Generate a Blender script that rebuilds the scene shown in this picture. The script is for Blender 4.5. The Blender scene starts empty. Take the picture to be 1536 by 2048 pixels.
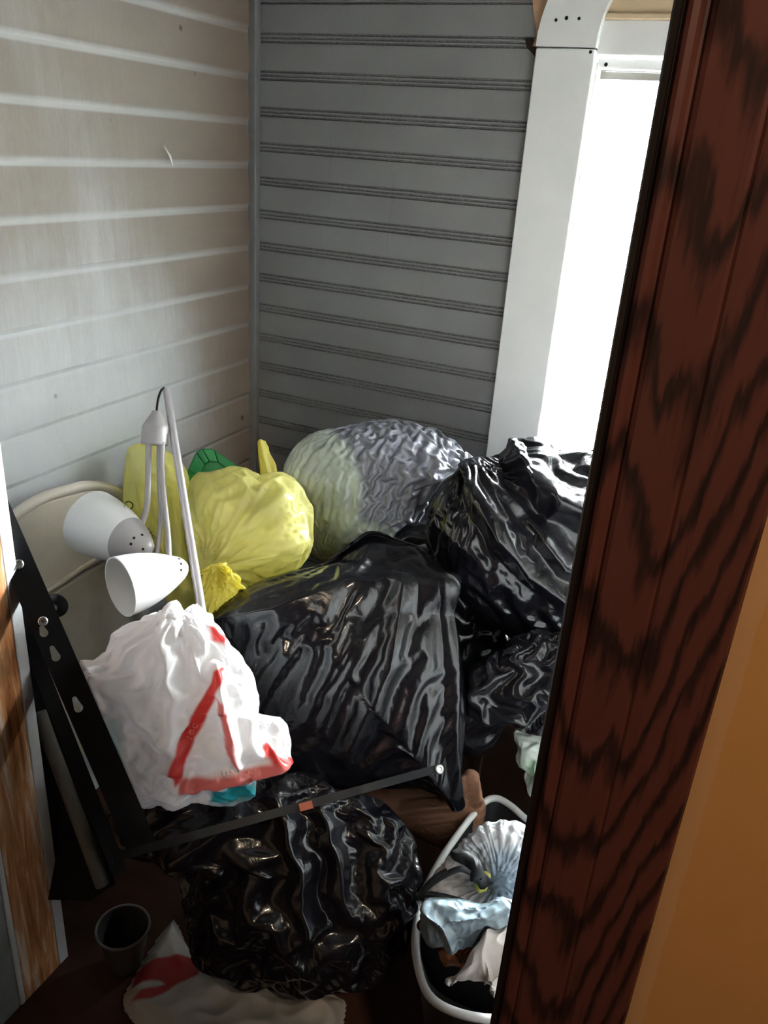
import bpy, bmesh, math
import numpy as np
from mathutils import Vector, Matrix
from mathutils.bvhtree import BVHTree

# ------------------------------------------------------------------ camera, world, light
SC = bpy.context.scene
COL = SC.collection
FPX = 1639.0                     # focal length in pixels of the 1536x2048 frame
EYE = np.array([0.0, 0.0, 1.40])  # eye height above the closet floor


def _n(v):
    v = np.array(v, float)
    return v / np.linalg.norm(v)


_down = _n([505 - 768, 4690 - 1024, FPX])      # the three vanishing points of the room
_Y = _n([1600 - 768, 345 - 1024, FPX])
_Z = -_down
_Y = _n(_Y - _Z * (_Y @ _Z))
_X = np.cross(_Y, _Z)
M3 = np.array([_X, _Y, _Z])
CR, CU, CF = M3 @ [1, 0, 0], M3 @ [0, -1, 0], M3 @ [0, 0, 1]

cam_data = bpy.data.cameras.new('camera')
cam_data.sensor_fit = 'VERTICAL'
cam_data.sensor_height = 36.0
cam_data.lens = FPX * 36.0 / 2048.0
cam_data.clip_start = 0.02
cam = bpy.data.objects.new('camera', cam_data)
COL.objects.link(cam)
cam.matrix_world = Matrix(((CR[0], CU[0], -CF[0], EYE[0]), (CR[1], CU[1], -CF[1], EYE[1]),
                           (CR[2], CU[2], -CF[2], EYE[2]), (0, 0, 0, 1)))
SC.camera = cam

SC.view_settings.view_transform = 'Standard'
SC.view_settings.look = 'None'
SC.view_settings.gamma = 1.0
SC.view_settings.use_curve_mapping = False
SC.view_settings.exposure = 3.45

world = bpy.data.worlds.new('overcast_sky')
SC.world = world
world.use_nodes = True
_bg = world.node_tree.nodes['Background']
_bg.inputs[0].default_value = (0.92, 0.955, 1.0, 1)
_bg.inputs[1].default_value = 15.0

# window of the closet: X range, Z range (world), glass plane Y
WX0, WX1, WZ0, WZ1, WY = -0.39, 0.58, 0.58, 1.565, 1.738
_pl = bpy.data.lights.new('daylight_portal', 'AREA')
_pl.shape = 'RECTANGLE'
_pl.size, _pl.size_y = WX1 - WX0, WZ1 - WZ0
_pl.cycles.is_portal = True
portal = bpy.data.objects.new('daylight_portal', _pl)
portal.location = ((WX0 + WX1) / 2, 1.845, (WZ0 + WZ1) / 2)
portal.rotation_euler = (math.radians(-90), 0, 0)
COL.objects.link(portal)

_hl = bpy.data.lights.new('added_hall_spot', 'SPOT')  # unseen spot added for the orange wall; its cone edge imitates the shadow there
_hl.energy = 6.0
_hl.color = (1.0, 0.80, 0.56)
_hl.shadow_soft_size = 0.04
_hl.spot_size = math.radians(44)
_hl.spot_blend = 0.35
added_spot = bpy.data.objects.new('added_hall_spot', _hl)
added_spot.location = (0.75, -0.35, 2.36)
added_spot.rotation_euler = Vector((-0.45, 0.97, -0.92)).to_track_quat('-Z', 'Y').to_euler()
COL.objects.link(added_spot)


# ------------------------------------------------------------------ pixel helpers
def ray(px, py):
    return M3 @ np.array([px - 768.0, py - 1024.0, FPX]) / FPX


def P(px, py, dep):                       # point at forward distance dep
    return EYE + ray(px, py) * dep


def PX(px, py, x):
    r = ray(px, py)
    return EYE + r * (x - EYE[0]) / r[0]


def PY(px, py, y):
    r = ray(px, py)
    return EYE + r * (y - EYE[1]) / r[1]


def PZ(px, py, z):
    r = ray(px, py)
    return EYE + r * (z - EYE[2]) / r[2]


# ------------------------------------------------------------------ materials
def lin(c):
    return c / 12.92 if c <= 0.04045 else ((c + 0.055) / 1.055) ** 2.4


def rgb(r, g, b):
    return (lin(r / 255), lin(g / 255), lin(b / 255), 1)


class NT:
    def __init__(s, name):
        s.m = bpy.data.materials.new(name)
        s.m.use_nodes = True
        s.t = s.m.node_tree
        s.p = s.t.nodes['Principled BSDF']
        s.out = s.t.nodes['Material Output']

    def n(s, kind, **kw):
        x = s.t.nodes.new(kind)
        for k, v in kw.items():
            setattr(x, k, v)
        return x

    def l(s, a, b):
        s.t.links.new(a, b)

    def setv(s, sock, v):
        if isinstance(v, bpy.types.NodeSocket):
            s.l(v, sock)
        else:
            sock.default_value = v

    def math(s, op, a, b=None, c=None):
        x = s.n('ShaderNodeMath', operation=op)
        for i, v in enumerate((a, b, c)):
            if v is not None:
                s.setv(x.inputs[i], v)
        return x.outputs[0]

    def mix(s, f, a, b, blend='MIX'):
        x = s.n('ShaderNodeMix', data_type='RGBA', blend_type=blend)
        s.setv(x.inputs[0], f)
        s.setv(x.inputs[6], a)
        s.setv(x.inputs[7], b)
        return x.outputs[2]

    def pos(s, scale=(1, 1, 1), loc=(0, 0, 0), kind='Object'):
        tc = s.n('ShaderNodeTexCoord')
        mp = s.n('ShaderNodeMapping')
        mp.inputs['Scale'].default_value = scale
        mp.inputs['Location'].default_value = loc
        s.l(tc.outputs[kind], mp.inputs[0])
        return mp.outputs[0]

    def noise(s, vec, scale=5, detail=4, rough=0.55, dist=0.0):
        x = s.n('ShaderNodeTexNoise')
        s.l(vec, x.inputs['Vector'])
        x.inputs['Scale'].default_value = scale
        x.inputs['Detail'].default_value = detail
        x.inputs['Roughness'].default_value = rough
        x.inputs['Distortion'].default_value = dist
        return x.outputs[0]

    def ramp(s, f, stops):
        x = s.n('ShaderNodeValToRGB')
        els = x.color_ramp.elements
        while len(els) < len(stops):
            els.new(0.5)
        for e, (p, c) in zip(els, stops):
            e.position = p
            e.color = c if len(c) == 4 else (*c, 1)
        s.l(f, x.inputs[0])
        return x.outputs[0]

    def step(s, v, a, b):
        x = s.n('ShaderNodeMapRange', interpolation_type='SMOOTHSTEP')
        s.setv(x.inputs[0], v)
        x.inputs[1].default_value = a
        x.inputs[2].default_value = b
        return x.outputs[0]

    def bump(s, h, strength=0.3, dist=0.002):
        x = s.n('ShaderNodeBump')
        x.inputs['Strength'].default_value = strength
        x.inputs['Distance'].default_value = dist
        s.l(h, x.inputs['Height'])
        s.l(x.outputs[0], s.p.inputs['Normal'])
        return x.outputs[0]

    def base(s, c, rough=0.5, spec=0.5, metal=0.0):
        s.setv(s.p.inputs['Base Color'], c)
        s.setv(s.p.inputs['Roughness'], rough)
        s.p.inputs['Specular IOR Level'].default_value = spec
        s.p.inputs['Metallic'].default_value = metal
        return s

    def sep(s, vec):
        x = s.n('ShaderNodeSeparateXYZ')
        s.l(vec, x.inputs[0])
        return x.outputs


def simple(name, c, rough=0.5, spec=0.5, metal=0.0, nscale=30, namt=0.12, bump=0.1):
    t = NT(name)
    v = t.pos()
    nz = t.noise(v, nscale, 4)
    dark = tuple(x * (1 - namt * 2) for x in c[:3]) + (1,)
    lite = tuple(min(1, x * (1 + namt)) for x in c[:3]) + (1,)
    t.base(t.mix(nz, dark, lite), rough, spec, metal)
    if bump:
        t.bump(nz, bump, 0.002)
    return t.m


def film(name, col, rough=0.25, trans=0.0, spec=0.5, attr=None, fine=60.0, bump=0.25, tcol=None, coat=0.0):
    """thin plastic film; attr = colour attribute printed on it or seen through it"""
    t = NT(name)
    v = t.pos()
    nz = t.noise(v, fine, 4, 0.55, 1.2)
    c = col
    if attr:
        a = t.n('ShaderNodeAttribute', attribute_name=attr)
        c = a.outputs['Color']
    t.base(c, rough, spec)
    t.p.inputs['Coat Weight'].default_value = coat
    t.p.inputs['Coat Roughness'].default_value = 0.07
    nrm = t.bump(nz, bump, 0.003)
    if trans:
        tr = t.n('ShaderNodeBsdfTranslucent')
        t.setv(tr.inputs[0], c if tcol is None else tcol)
        t.l(nrm, tr.inputs[1])
        mx = t.n('ShaderNodeMixShader')
        mx.inputs[0].default_value = trans
        t.l(t.p.outputs[0], mx.inputs[1])
        t.l(tr.outputs[0], mx.inputs[2])
        t.l(mx.outputs[0], t.out.inputs[0])
    return t.m


# ------------------------------------------------------------------ object helpers
def link(name, me, mat=None, parent=None):
    o = bpy.data.objects.new(name, me)
    COL.objects.link(o)
    if mat:
        me.materials.append(mat)
    if parent:
        o.parent = parent
        o.matrix_parent_inverse = Matrix.Translation(parent.location).inverted()
    return o


def tag(o, label, cat, group=None, kind=None):
    o['label'] = label
    o['category'] = cat
    if group:
        o['group'] = group
    if kind:
        o['kind'] = kind
    return o


def struct(o):
    o['kind'] = 'structure'
    return o


def empty(name, loc):
    o = bpy.data.objects.new(name, None)
    o.empty_display_size = 0.05
    o.location = Vector(loc)
    COL.objects.link(o)
    return o


class MB:
    """collects shapes into one mesh"""

    def __init__(s):
        s.v, s.f = [], []

    def add(s, vs, fs):
        b = len(s.v)
        s.v += [tuple(map(float, v)) for v in vs]
        s.f += [tuple(b + i for i in f) for f in fs]
        return s

    def box(s, a, b):
        x0, y0, z0 = a
        x1, y1, z1 = b
        vs = [(x0, y0, z0), (x1, y0, z0), (x1, y1, z0), (x0, y1, z0), (x0, y0, z1), (x1, y0, z1), (x1, y1, z1), (x0, y1, z1)]
        return s.add(vs, [(0, 3, 2, 1), (4, 5, 6, 7), (0, 1, 5, 4), (1, 2, 6, 5), (2, 3, 7, 6), (3, 0, 4, 7)])

    def obox(s, c, ax, ay, az):
        """oriented box: centre and three half-axis vectors"""
        c, ax, ay, az = map(np.array, (c, ax, ay, az))
        vs = [c + i * ax + j * ay + k * az for k in (-1, 1) for (i, j) in ((-1, -1), (1, -1), (1, 1), (-1, 1))]
        return s.add(vs, [(0, 3, 2, 1), (4, 5, 6, 7), (0, 1, 5, 4), (1, 2, 6, 5), (2, 3, 7, 6), (3, 0, 4, 7)])

    def prism(s, pts, off):
        """polygon of 3D points extruded by the vector off"""
        n = len(pts)
        pts = [np.array(p, float) for p in pts]
        off = np.array(off, float)
        vs = pts + [p + off for p in pts]
        fs = [tuple(range(n))[::-1], tuple(range(n, 2 * n))]
        fs += [(i, (i + 1) % n, n + (i + 1) % n, n + i) for i in range(n)]
        return s.add(vs, fs)

    def tube(s, path, r, seg=14, caps=True):
        path = [np.array(p, float) for p in path]
        rs = r if hasattr(r, '__len__') else [r] * len(path)
        vs, fs = [], []
        up = None
        for i, p in enumerate(path):
            t = _n(path[min(i + 1, len(path) - 1)] - path[max(i - 1, 0)])
            if up is None:
                up = np.array([0, 0, 1.0]) if abs(t[2]) < 0.9 else np.array([1.0, 0, 0])
            a = _n(np.cross(t, up))
            b = np.cross(a, t)
            up = b
            for k in range(seg):
                th = 2 * math.pi * k / seg
                vs.append(p + rs[i] * (math.cos(th) * a + math.sin(th) * b))
        for i in range(len(path) - 1):
            for k in range(seg):
                k2 = (k + 1) % seg
                fs.append((i * seg + k, i * seg + k2, (i + 1) * seg + k2, (i + 1) * seg + k))
        if caps:
            fs.append(tuple(range(seg))[::-1])
            fs.append(tuple((len(path) - 1) * seg + k for k in range(seg)))
        return s.add(vs, fs)

    def lathe(s, prof, p0, axis, seg=40, close=False):
        """prof: (distance along the axis, radius)"""
        axis = _n(axis)
        p0 = np.array(p0, float)
        a = _n(np.cross(axis, [0.3, 0.2, 1.0] if abs(axis[2]) < 0.9 else [1.0, 0, 0]))
        b = np.cross(axis, a)
        vs, fs = [], []
        for d, r in prof:
            for k in range(seg):
                th = 2 * math.pi * k / seg
                vs.append(p0 + axis * d + max(r, 1e-5) * (math.cos(th) * a + math.sin(th) * b))
        m = len(prof)
        for i in range(m if close else m - 1):
            i2 = (i + 1) % m
            for k in range(seg):
                k2 = (k + 1) % seg
                fs.append((i * seg + k, i * seg + k2, i2 * seg + k2, i2 * seg + k))
        return s.add(vs, fs)

    def build(s, name, mat, parent=None, smooth=False, bevel=0.0, weld=0.0):
        me = bpy.data.meshes.new(name)
        me.from_pydata(s.v, [], s.f)
        bm = bmesh.new()
        bm.from_mesh(me)
        if weld:
            bmesh.ops.remove_doubles(bm, verts=bm.verts, dist=weld)
        bmesh.ops.recalc_face_normals(bm, faces=bm.faces)
        bm.to_mesh(me)
        bm.free()
        if smooth:
            me.polygons.foreach_set('use_smooth', [True] * len(me.polygons))
        o = link(name, me, mat, parent)
        if bevel:
            b = o.modifiers.new('bevel', 'BEVEL')
            b.width = bevel
            b.segments = 3
            b.limit_method = 'ANGLE'
        if smooth and not bevel:
            try:
                me.set_sharp_from_angle(angle=math.radians(38))
            except Exception:
                pass
        return o


def spline(pts, n=12, closed=False):
    pts = [np.array(p, float) for p in pts]
    m = len(pts)
    out = []
    rng = range(m if closed else m - 1)
    for i in rng:
        if closed:
            p0, p1, p2, p3 = pts[i - 1], pts[i], pts[(i + 1) % m], pts[(i + 2) % m]
        else:
            p0, p1, p2, p3 = pts[max(i - 1, 0)], pts[i], pts[i + 1], pts[min(i + 2, m - 1)]
        for k in range(n):
            t = k / n
            out.append(0.5 * ((2 * p1) + (p2 - p0) * t + (2 * p0 - 5 * p1 + 4 * p2 - p3) * t * t + (3 * p1 - p0 - 3 * p2 + p3) * t ** 3))
    if not closed:
        out.append(pts[-1])
    return out


# ------------------------------------------------------------------ numpy noise
def _hash(ix, iy, iz, seed):
    h = (ix * 374761393 + iy * 668265263 + iz * 2147483647 + seed * 974634777) & 0xFFFFFFFF
    h = ((h ^ (h >> 13)) * 1274126177) & 0xFFFFFFFF
    h = ((h ^ (h >> 16)) * 2246822519) & 0xFFFFFFFF
    return h ^ (h >> 15)


_G = np.array([[math.sqrt(1 - z * z) * math.cos(a), math.sqrt(1 - z * z) * math.sin(a), z]
               for z, a in [((2 * i + 1) / 64 - 1, i * 2.39996) for i in range(64)]])


def pnoise(Q, seed=0):
    Q = np.asarray(Q, float)
    I = np.floor(Q).astype(np.int64)
    F = Q - I
    W = F * F * F * (F * (F * 6 - 15) + 10)
    out = np.zeros(len(Q))
    for dx in (0, 1):
        for dy in (0, 1):
            for dz in (0, 1):
                g = _G[_hash(I[:, 0] + dx, I[:, 1] + dy, I[:, 2] + dz, seed) & 63]
                d = F - [dx, dy, dz]
                w = (W[:, 0] if dx else 1 - W[:, 0]) * (W[:, 1] if dy else 1 - W[:, 1]) * (W[:, 2] if dz else 1 - W[:, 2])
                out += w * (g * d).sum(1)
    return out * 1.6


def ridge(Q, seed=0):
    return 1 - 2 * np.abs(pnoise(Q, seed))          # sharp crests at 1


def sstep(x, a, b):
    t = np.clip((x - a) / (b - a), 0, 1)
    return t * t * (3 - 2 * t)


def vnormals(V, F):
    a, b, c, d = (V[F[:, i]] for i in range(4))
    fn = np.cross(c - a, d - b)
    N = np.zeros_like(V)
    for i in range(4):
        np.add.at(N, F[:, i], fn)
    return N / np.maximum(np.linalg.norm(N, axis=1, keepdims=True), 1e-12)


_cs, _grid = {}, {}


def cube_sphere(n):
    if n in _cs:
        return _cs[n]
    t = np.tan(np.linspace(-1, 1, n + 1) * math.pi / 4)
    a, b = np.meshgrid(t, t, indexing='ij')
    one = np.ones_like(a)
    sides = [(one, a, b), (-one, b, a), (b, one, a), (a, -one, b), (a, b, one), (b, a, -one)]
    V, F, off = [], [], 0
    idx = np.arange((n + 1) ** 2).reshape(n + 1, n + 1)
    for s in sides:
        V.append(np.stack([x.ravel() for x in s], 1))
        F.append(np.stack([idx[:-1, :-1], idx[1:, :-1], idx[1:, 1:], idx[:-1, 1:]], -1).reshape(-1, 4) + off)
        off += (n + 1) ** 2
    V = np.concatenate(V)
    F = np.concatenate(F)
    V /= np.linalg.norm(V, axis=1, keepdims=True)
    key = np.round(V * 1e5).astype(np.int64)
    _, first, inv = np.unique(key, axis=0, return_index=True, return_inverse=True)
    V, F = V[first], inv.reshape(-1)[F]
    c = V[F].mean(1)
    nn = np.cross(V[F[:, 2]] - V[F[:, 0]], V[F[:, 3]] - V[F[:, 1]])
    if ((nn * c).sum(1) < 0).mean() > 0.5:
        F = F[:, ::-1]
    flip = ((nn * c).sum(1) < 0) != (((nn * c).sum(1) < 0).mean() > 0.5)
    F = F.copy()
    F[flip] = F[flip][:, ::-1]
    _cs[n] = (V, F)
    _grid[n] = inv.reshape(-1).reshape(6, n + 1, n + 1)
    return _cs[n]


def refine(D, nc, nf, passes=3):
    """carry a field from the coarse cube sphere to a fine one (nf = m * nc)"""
    m = nf // nc
    cube_sphere(nc), cube_sphere(nf)
    g, h = _grid[nc], _grid[nf]
    out = np.zeros((h.max() + 1, 3))
    t = np.arange(nf + 1) / m
    i0 = np.minimum(t.astype(int), nc - 1)
    w = t - i0
    for k in range(6):
        a = D[g[k]]
        b = a[i0] * (1 - w)[:, None, None] + a[i0 + 1] * w[:, None, None]
        c = b[:, i0] * (1 - w)[None, :, None] + b[:, i0 + 1] * w[None, :, None]
        out[h[k]] = c
    F = _cs[nf][1]
    A, B = F.ravel(), np.roll(F, -1, 1).ravel()
    cnt = np.bincount(A, minlength=len(out))
    for _ in range(passes):
        sm = np.stack([np.bincount(A, out[B, i], len(out)) for i in range(3)], 1) / cnt[:, None]
        out = 0.4 * out + 0.6 * sm
    return out


def inpoly_sdf(q, poly):
    """signed distance (negative inside) of points q to a polygon, any unit"""
    poly = np.array(poly, float)
    d = np.full(len(q), 1e9)
    ins = np.zeros(len(q), bool)
    for i in range(len(poly)):
        a, b = poly[i], poly[(i + 1) % len(poly)]
        e = b - a
        w = q - a
        t = np.clip((w @ e) / max(e @ e, 1e-12), 0, 1)
        d = np.minimum(d, np.linalg.norm(w - t[:, None] * e, axis=1))
        cond = (a[1] > q[:, 1]) != (b[1] > q[:, 1])
        with np.errstate(divide='ignore', invalid='ignore'):
            xi = a[0] + (q[:, 1] - a[1]) / (b[1] - a[1]) * e[0]
        ins ^= cond & (q[:, 0] < xi)
    return np.where(ins, -d, d)



_topo = {}


def topo(n):
    """edges, shear diagonals and two-step bending pairs of the cube sphere"""
    if n in _topo:
        return _topo[n]
    V, F = cube_sphere(n)
    N = len(V)
    E = np.concatenate([F[:, [0, 1]], F[:, [1, 2]], F[:, [2, 3]], F[:, [3, 0]]])
    prev = np.concatenate([F[:, 3], F[:, 0], F[:, 1], F[:, 2]])     # vertex before the edge start
    nxt = np.concatenate([F[:, 2], F[:, 3], F[:, 0], F[:, 1]])      # vertex after the edge end
    key = E[:, 0].astype(np.int64) * N + E[:, 1]
    rkey = E[:, 1].astype(np.int64) * N + E[:, 0]
    o = np.argsort(key)
    mate = o[np.searchsorted(key[o], rkey)]
    half = E[:, 0] < E[:, 1]
    B = np.concatenate([np.stack([prev, nxt[mate]], 1)[half], np.stack([nxt, prev[mate]], 1)[half]])
    B = np.unique(np.sort(B, 1), axis=0)
    B = B[B[:, 0] != B[:, 1]]
    S = np.concatenate([E[half], F[:, [0, 2]], F[:, [1, 3]]])
    _topo[n] = (S, B)
    return _topo[n]


def relax_film(X, n, F, Lax, grow=0.10, ang=None, aniso=0.8, gmask=None, iters=90, hi=0.02, lo=-0.006, bend=0.35, pull=0.02, seed=0, kick=0.0015, kfreq=40, stretch=2.5):
    """slack film over its contents: it has more area than the body it covers and buckles into folds and creases.
    ang: folds run along this direction (degrees, in the facing plane), else every way; gmask: slack per vertex 0..1"""
    S, B = topo(n)
    N0 = vnormals(X, F)
    X0 = X.copy()
    nv = len(X)

    def rest(E):
        d = X0[E[:, 1]] - X0[E[:, 0]]
        l = np.linalg.norm(d, axis=1)
        g = np.full(len(E), grow)
        if ang is not None:
            ax = math.cos(math.radians(ang)) * CR + math.sin(math.radians(ang)) * CU
            c2 = ((d / np.maximum(l, 1e-9)[:, None]) @ ax) ** 2
            g = g * (1 - aniso * c2)
        if gmask is not None:
            g = g * 0.5 * (gmask[E[:, 0]] + gmask[E[:, 1]])
        return l * (1 + g)

    rS, rB = rest(S), rest(B)
    cnt = np.bincount(S[:, 0], minlength=nv) + np.bincount(S[:, 1], minlength=nv)
    cb = np.bincount(B[:, 0], minlength=nv) + np.bincount(B[:, 1], minlength=nv)
    m = 1.0 if gmask is None else gmask
    Q = Lax.copy()
    if ang is not None:
        ca, sa = math.cos(math.radians(ang)), math.sin(math.radians(ang))
        Q = np.stack([(Lax[:, 0] * ca + Lax[:, 1] * sa) / stretch, -Lax[:, 0] * sa + Lax[:, 1] * ca, Lax[:, 2]], 1)
    X = X + N0 * (kick * m * (pnoise(Q * kfreq, seed + 3) + 0.6 * pnoise(Q * kfreq * 2.3, seed + 5)))[:, None]
    Xp = X.copy()

    def proj(X, E, r, c, k, only_short=False):
        a, b = E[:, 0], E[:, 1]
        d = X[b] - X[a]
        l = np.linalg.norm(d, axis=1)
        w = k * 0.5 * (l - r) / np.maximum(l, 1e-9)
        if only_short:
            w = np.minimum(w, 0)
        d *= w[:, None]
        D = np.empty_like(X)
        for i in range(3):
            D[:, i] = np.bincount(a, d[:, i], nv) - np.bincount(b, d[:, i], nv)
        return X + D * (1.9 / np.maximum(c, 1))[:, None]

    for it in range(iters):
        Vv = (X - Xp) * 0.90
        Xp = X
        h = ((X - X0) * N0).sum(1)
        X = X + Vv - N0 * (pull * np.maximum(h, 0))[:, None]
        for k in range(3):
            X = proj(X, S, rS, cnt, 1.0)
            X = proj(X, B, rB, cb, bend, True)
        D = X - X0
        h = (D * N0).sum(1)
        X = X + N0 * (np.clip(h, lo, hi) - h)[:, None]
        tang = D - N0 * h[:, None]
        X = X - 0.02 * tang
    return X



OBST, OBSTBOX, BAGTREE = [], [], {}


def give_way(X, upto):
    """a soft bag yields where it presses against a nearer one: points inside that one slide back out behind it"""
    for tree, (lo, hi) in list(zip(OBST[:upto], OBSTBOX[:upto])) * 3:
        idx = np.nonzero(((X > lo) & (X < hi)).all(1))[0]
        for i in idx:
            p = Vector(X[i])
            d = (p - Vector(EYE)).normalized()
            q, hits, last = p, 0, None
            while hits < 12:
                h = tree.ray_cast(q, d)
                if h[0] is None:
                    break
                hits += 1
                last = h[0]
                q = h[0] + d * 1e-4
            if hits % 2:
                X[i] = last + d * 0.006
        idx = np.nonzero(((X > lo - 0.006) & (X < hi + 0.006)).all(1))[0]
        for i in idx:                                  # and what lies against it keeps a few millimetres clear
            p = Vector(X[i])
            if tree.find_nearest(p, 0.005)[0] is not None:
                d = (p - Vector(EYE)).normalized()
                h = tree.ray_cast(p - d * 0.02, d, 0.05)
                X[i] = p + d * 0.008 if h[0] is None else max(h[0], p, key=lambda a: (a - Vector(EYE)).length) + d * 0.008
    return X


def bag(name, mat, outline, centre, dep, tf, tb, k=2.3, n=90, folds=(), depth=(), floor=None, colour=None,
        parent=None, smooth_outline=True, limit=None, tilt=(0, 0), sim=None, fixed=False):
    """A filled plastic bag.  outline: its contour as the picture shows it, swept round into a closed body
    tf / tb: how far it bulges towards / away from the eye; depth: local bulges of the near side (px, py, radius px, metres)
    folds: displacement fields of the film"""
    V0, F = cube_sphere(n)
    C = P(*centre, dep)
    W = _n(EYE - C)
    sc = dep / FPX
    ol = np.array(spline(outline, 8, True) if smooth_outline else outline, float)
    if not smooth_outline:                    # straight edges between the corners
        nx = np.roll(ol, -1, 0)
        ol = np.concatenate([ol * (1 - f_) + nx * f_ for f_ in np.linspace(0, 1, 8, endpoint=False)])
    u = (ol[:, 0] - centre[0]) * sc
    v = -(ol[:, 1] - centre[1]) * sc
    th = np.arctan2(v, u)
    r = np.hypot(u, v)
    o = np.argsort(th)
    th, r = th[o], r[o]
    T = np.arctan2(V0[:, 1], V0[:, 0])
    R = np.interp(T, np.concatenate([[th[-1] - 2 * math.pi], th, [th[0] + 2 * math.pi]]), np.concatenate([[r[-1]], r, [r[0]]]))
    rho, z = np.hypot(V0[:, 0], V0[:, 1]), V0[:, 2]
    s = (rho ** k + np.abs(z) ** k) ** (-1 / k)
    rho, z = rho * s, z * s
    # near the poles use the mean radius so that no spokes show
    U = R * rho * np.cos(T)
    Vv = R * rho * np.sin(T)
    w = np.where(z > 0, tf, tb) * z
    pu, pv = centre[0] + U / sc, centre[1] - Vv / sc
    front = sstep(z, 0.0, 0.5)
    for (a, b, rad, amt) in depth:
        w = w + amt * np.exp(-((pu - a) ** 2 + (pv - b) ** 2) / (2 * rad * rad)) * front
    w = w + tilt[0] * U + tilt[1] * Vv
    L = np.stack([U, Vv, w], 1)

    def world(L):
        return C + L[:, :1] * CR + L[:, 1:2] * CU + L[:, 2:] * W

    X = world(L)
    q = np.stack([pu, pv], 1)
    for stage in folds:                       # each stage is displaced along the normals of the one before
        N = vnormals(X, F)
        D = np.zeros(len(X))
        for fo in stage:
            kind = fo[0]
            if kind == 'lump':                # (kind, freq, amp, seed)
                D += fo[2] * pnoise(L * fo[1] + fo[3] * 7.1, fo[3])
            elif kind in ('ridge', 'streak'):  # (kind, freq, amp, seed, angle deg, stretch, mask)
                _, fr, amp, seed, ang, st, mask = list(fo) + [0, 1, None][len(fo) - 4:]
                ca, sa = math.cos(math.radians(ang)), math.sin(math.radians(ang))
                wob = 0.35 / fr * pnoise(L * fr * 0.5 + 3.3, seed + 11)
                al = (L[:, 0] * ca + L[:, 1] * sa) + wob
                ac = (-L[:, 0] * sa + L[:, 1] * ca) + wob
                Q = np.stack([al * fr / st, ac * fr, L[:, 2] * fr * (0.6 if st > 1 else 1)], 1) + seed * 5.7
                g = ridge(Q, seed)
                g = np.clip(g, -0.2, 1)
                if kind == 'streak':
                    g = g ** 3 * np.sign(g)
                m = 1.0
                if mask is not None:
                    sd = inpoly_sdf(q, mask)
                    m = 1 - sstep(sd, -45, 25)
                D += amp * (g - 0.45) * m
            elif kind == 'gather':            # pleats that run into a tied point: (kind, px, py, count, amp, reach px, seed)
                _, gx, gy, K, amp, reach, seed = fo
                dx, dy = pu - gx, pv - gy
                d = np.hypot(dx, dy)
                a = np.arctan2(dy, dx)
                Q = np.stack([np.cos(a) * K, np.sin(a) * K, np.log(d + 20) * 1.3 + L[:, 2] * 6], 1)
                D += amp * (ridge(Q, seed) - 0.4) * np.exp(-(d / reach) ** 2) * sstep(d, 3, 0.25 * reach)
            elif kind == 'crease':            # one sharp fold line: (kind, [(px,py)...], width px, amp)
                _, pts, wid, amp = fo
                dd = np.full(len(X), 1e9)
                for i in range(len(pts) - 1):
                    a, b = np.array(pts[i], float), np.array(pts[i + 1], float)
                    e = b - a
                    t = np.clip(((q - a) @ e) / (e @ e), 0, 1)
                    dd = np.minimum(dd, np.linalg.norm(q - a - t[:, None] * e, axis=1))
                D += amp * np.maximum(0, 1 - dd / wid) * front
            elif kind == 'pleat':             # a fold with one steep and one long slope, the long one on the upper right: (kind, pts, long px, amp)
                _, pts, wid, amp = fo
                dd, sg = np.full(len(X), 1e9), np.ones(len(X))
                for i in range(len(pts) - 1):
                    a, b = np.array(pts[i], float), np.array(pts[i + 1], float)
                    e = b - a
                    w_ = q - a
                    t = np.clip((w_ @ e) / (e @ e), 0, 1)
                    d_ = np.linalg.norm(w_ - t[:, None] * e, axis=1)
                    cr = e[0] * w_[:, 1] - e[1] * w_[:, 0]
                    sg = np.where(d_ < dd, np.sign(cr), sg)
                    dd = np.minimum(dd, d_)
                D += amp * np.maximum(0, 1 - dd / np.where(sg < 0, wid, wid * 0.35)) * front
        X = X + N * D[:, None]
    for sm in (sim or []):
        sm = dict(sm)
        gm = None
        if sm.get('mask') is not None:
            gm = np.zeros(len(X)) + sm.pop('rest', 0.0)
            for poly, amt in sm.pop('mask'):
                gm = np.maximum(gm, amt * (1 - sstep(inpoly_sdf(q, poly), -40, 30)))
        pt = sm.pop('patchy', None)
        if pt is not None:
            gm = (1.0 if gm is None else gm) * sstep(pnoise(L * pt[0] + 2.7, 77), -0.25 + pt[1], 0.25 + pt[1])
        lv = sm.pop('level', 1)
        ps = sm.pop('passes', 2)
        if lv > 1:
            nc = n // lv
            Vc, Fc = cube_sphere(nc)
            sel = np.zeros(len(Vc), int)
            sel[_grid[nc].ravel()] = _grid[n][:, ::lv, ::lv].ravel()
            Xc = relax_film(X[sel], nc, Fc, L[sel], gmask=None if gm is None else gm[sel], **sm)
            X = X + refine(Xc - X[sel], nc, n, ps)
        else:
            X = relax_film(X, n, F, L, gmask=gm, **sm)
    if floor is not None:
        X[:, 2] = np.maximum(X[:, 2], floor + 0.004 * (1 + pnoise(X * 30, 3)))
    if limit is not None:
        X = limit(X)
    if fixed == 'neck':
        X = give_way(X, len(OBST) - 1)
    if not fixed:
        X = give_way(X, len(OBST))
        OBST.append(BVHTree.FromPolygons([tuple(p) for p in X], [tuple(f) for f in F.tolist()]))
        OBSTBOX.append((X.min(0), X.max(0)))
        bag_tree = OBST[-1]
    else:
        bag_tree = None
    me = bpy.data.meshes.new(name)
    Xl = X - C
    me.vertices.add(len(X))
    me.vertices.foreach_set('co', Xl.ravel())
    me.loops.add(F.size)
    me.loops.foreach_set('vertex_index', F.ravel())
    me.polygons.add(len(F))
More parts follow.
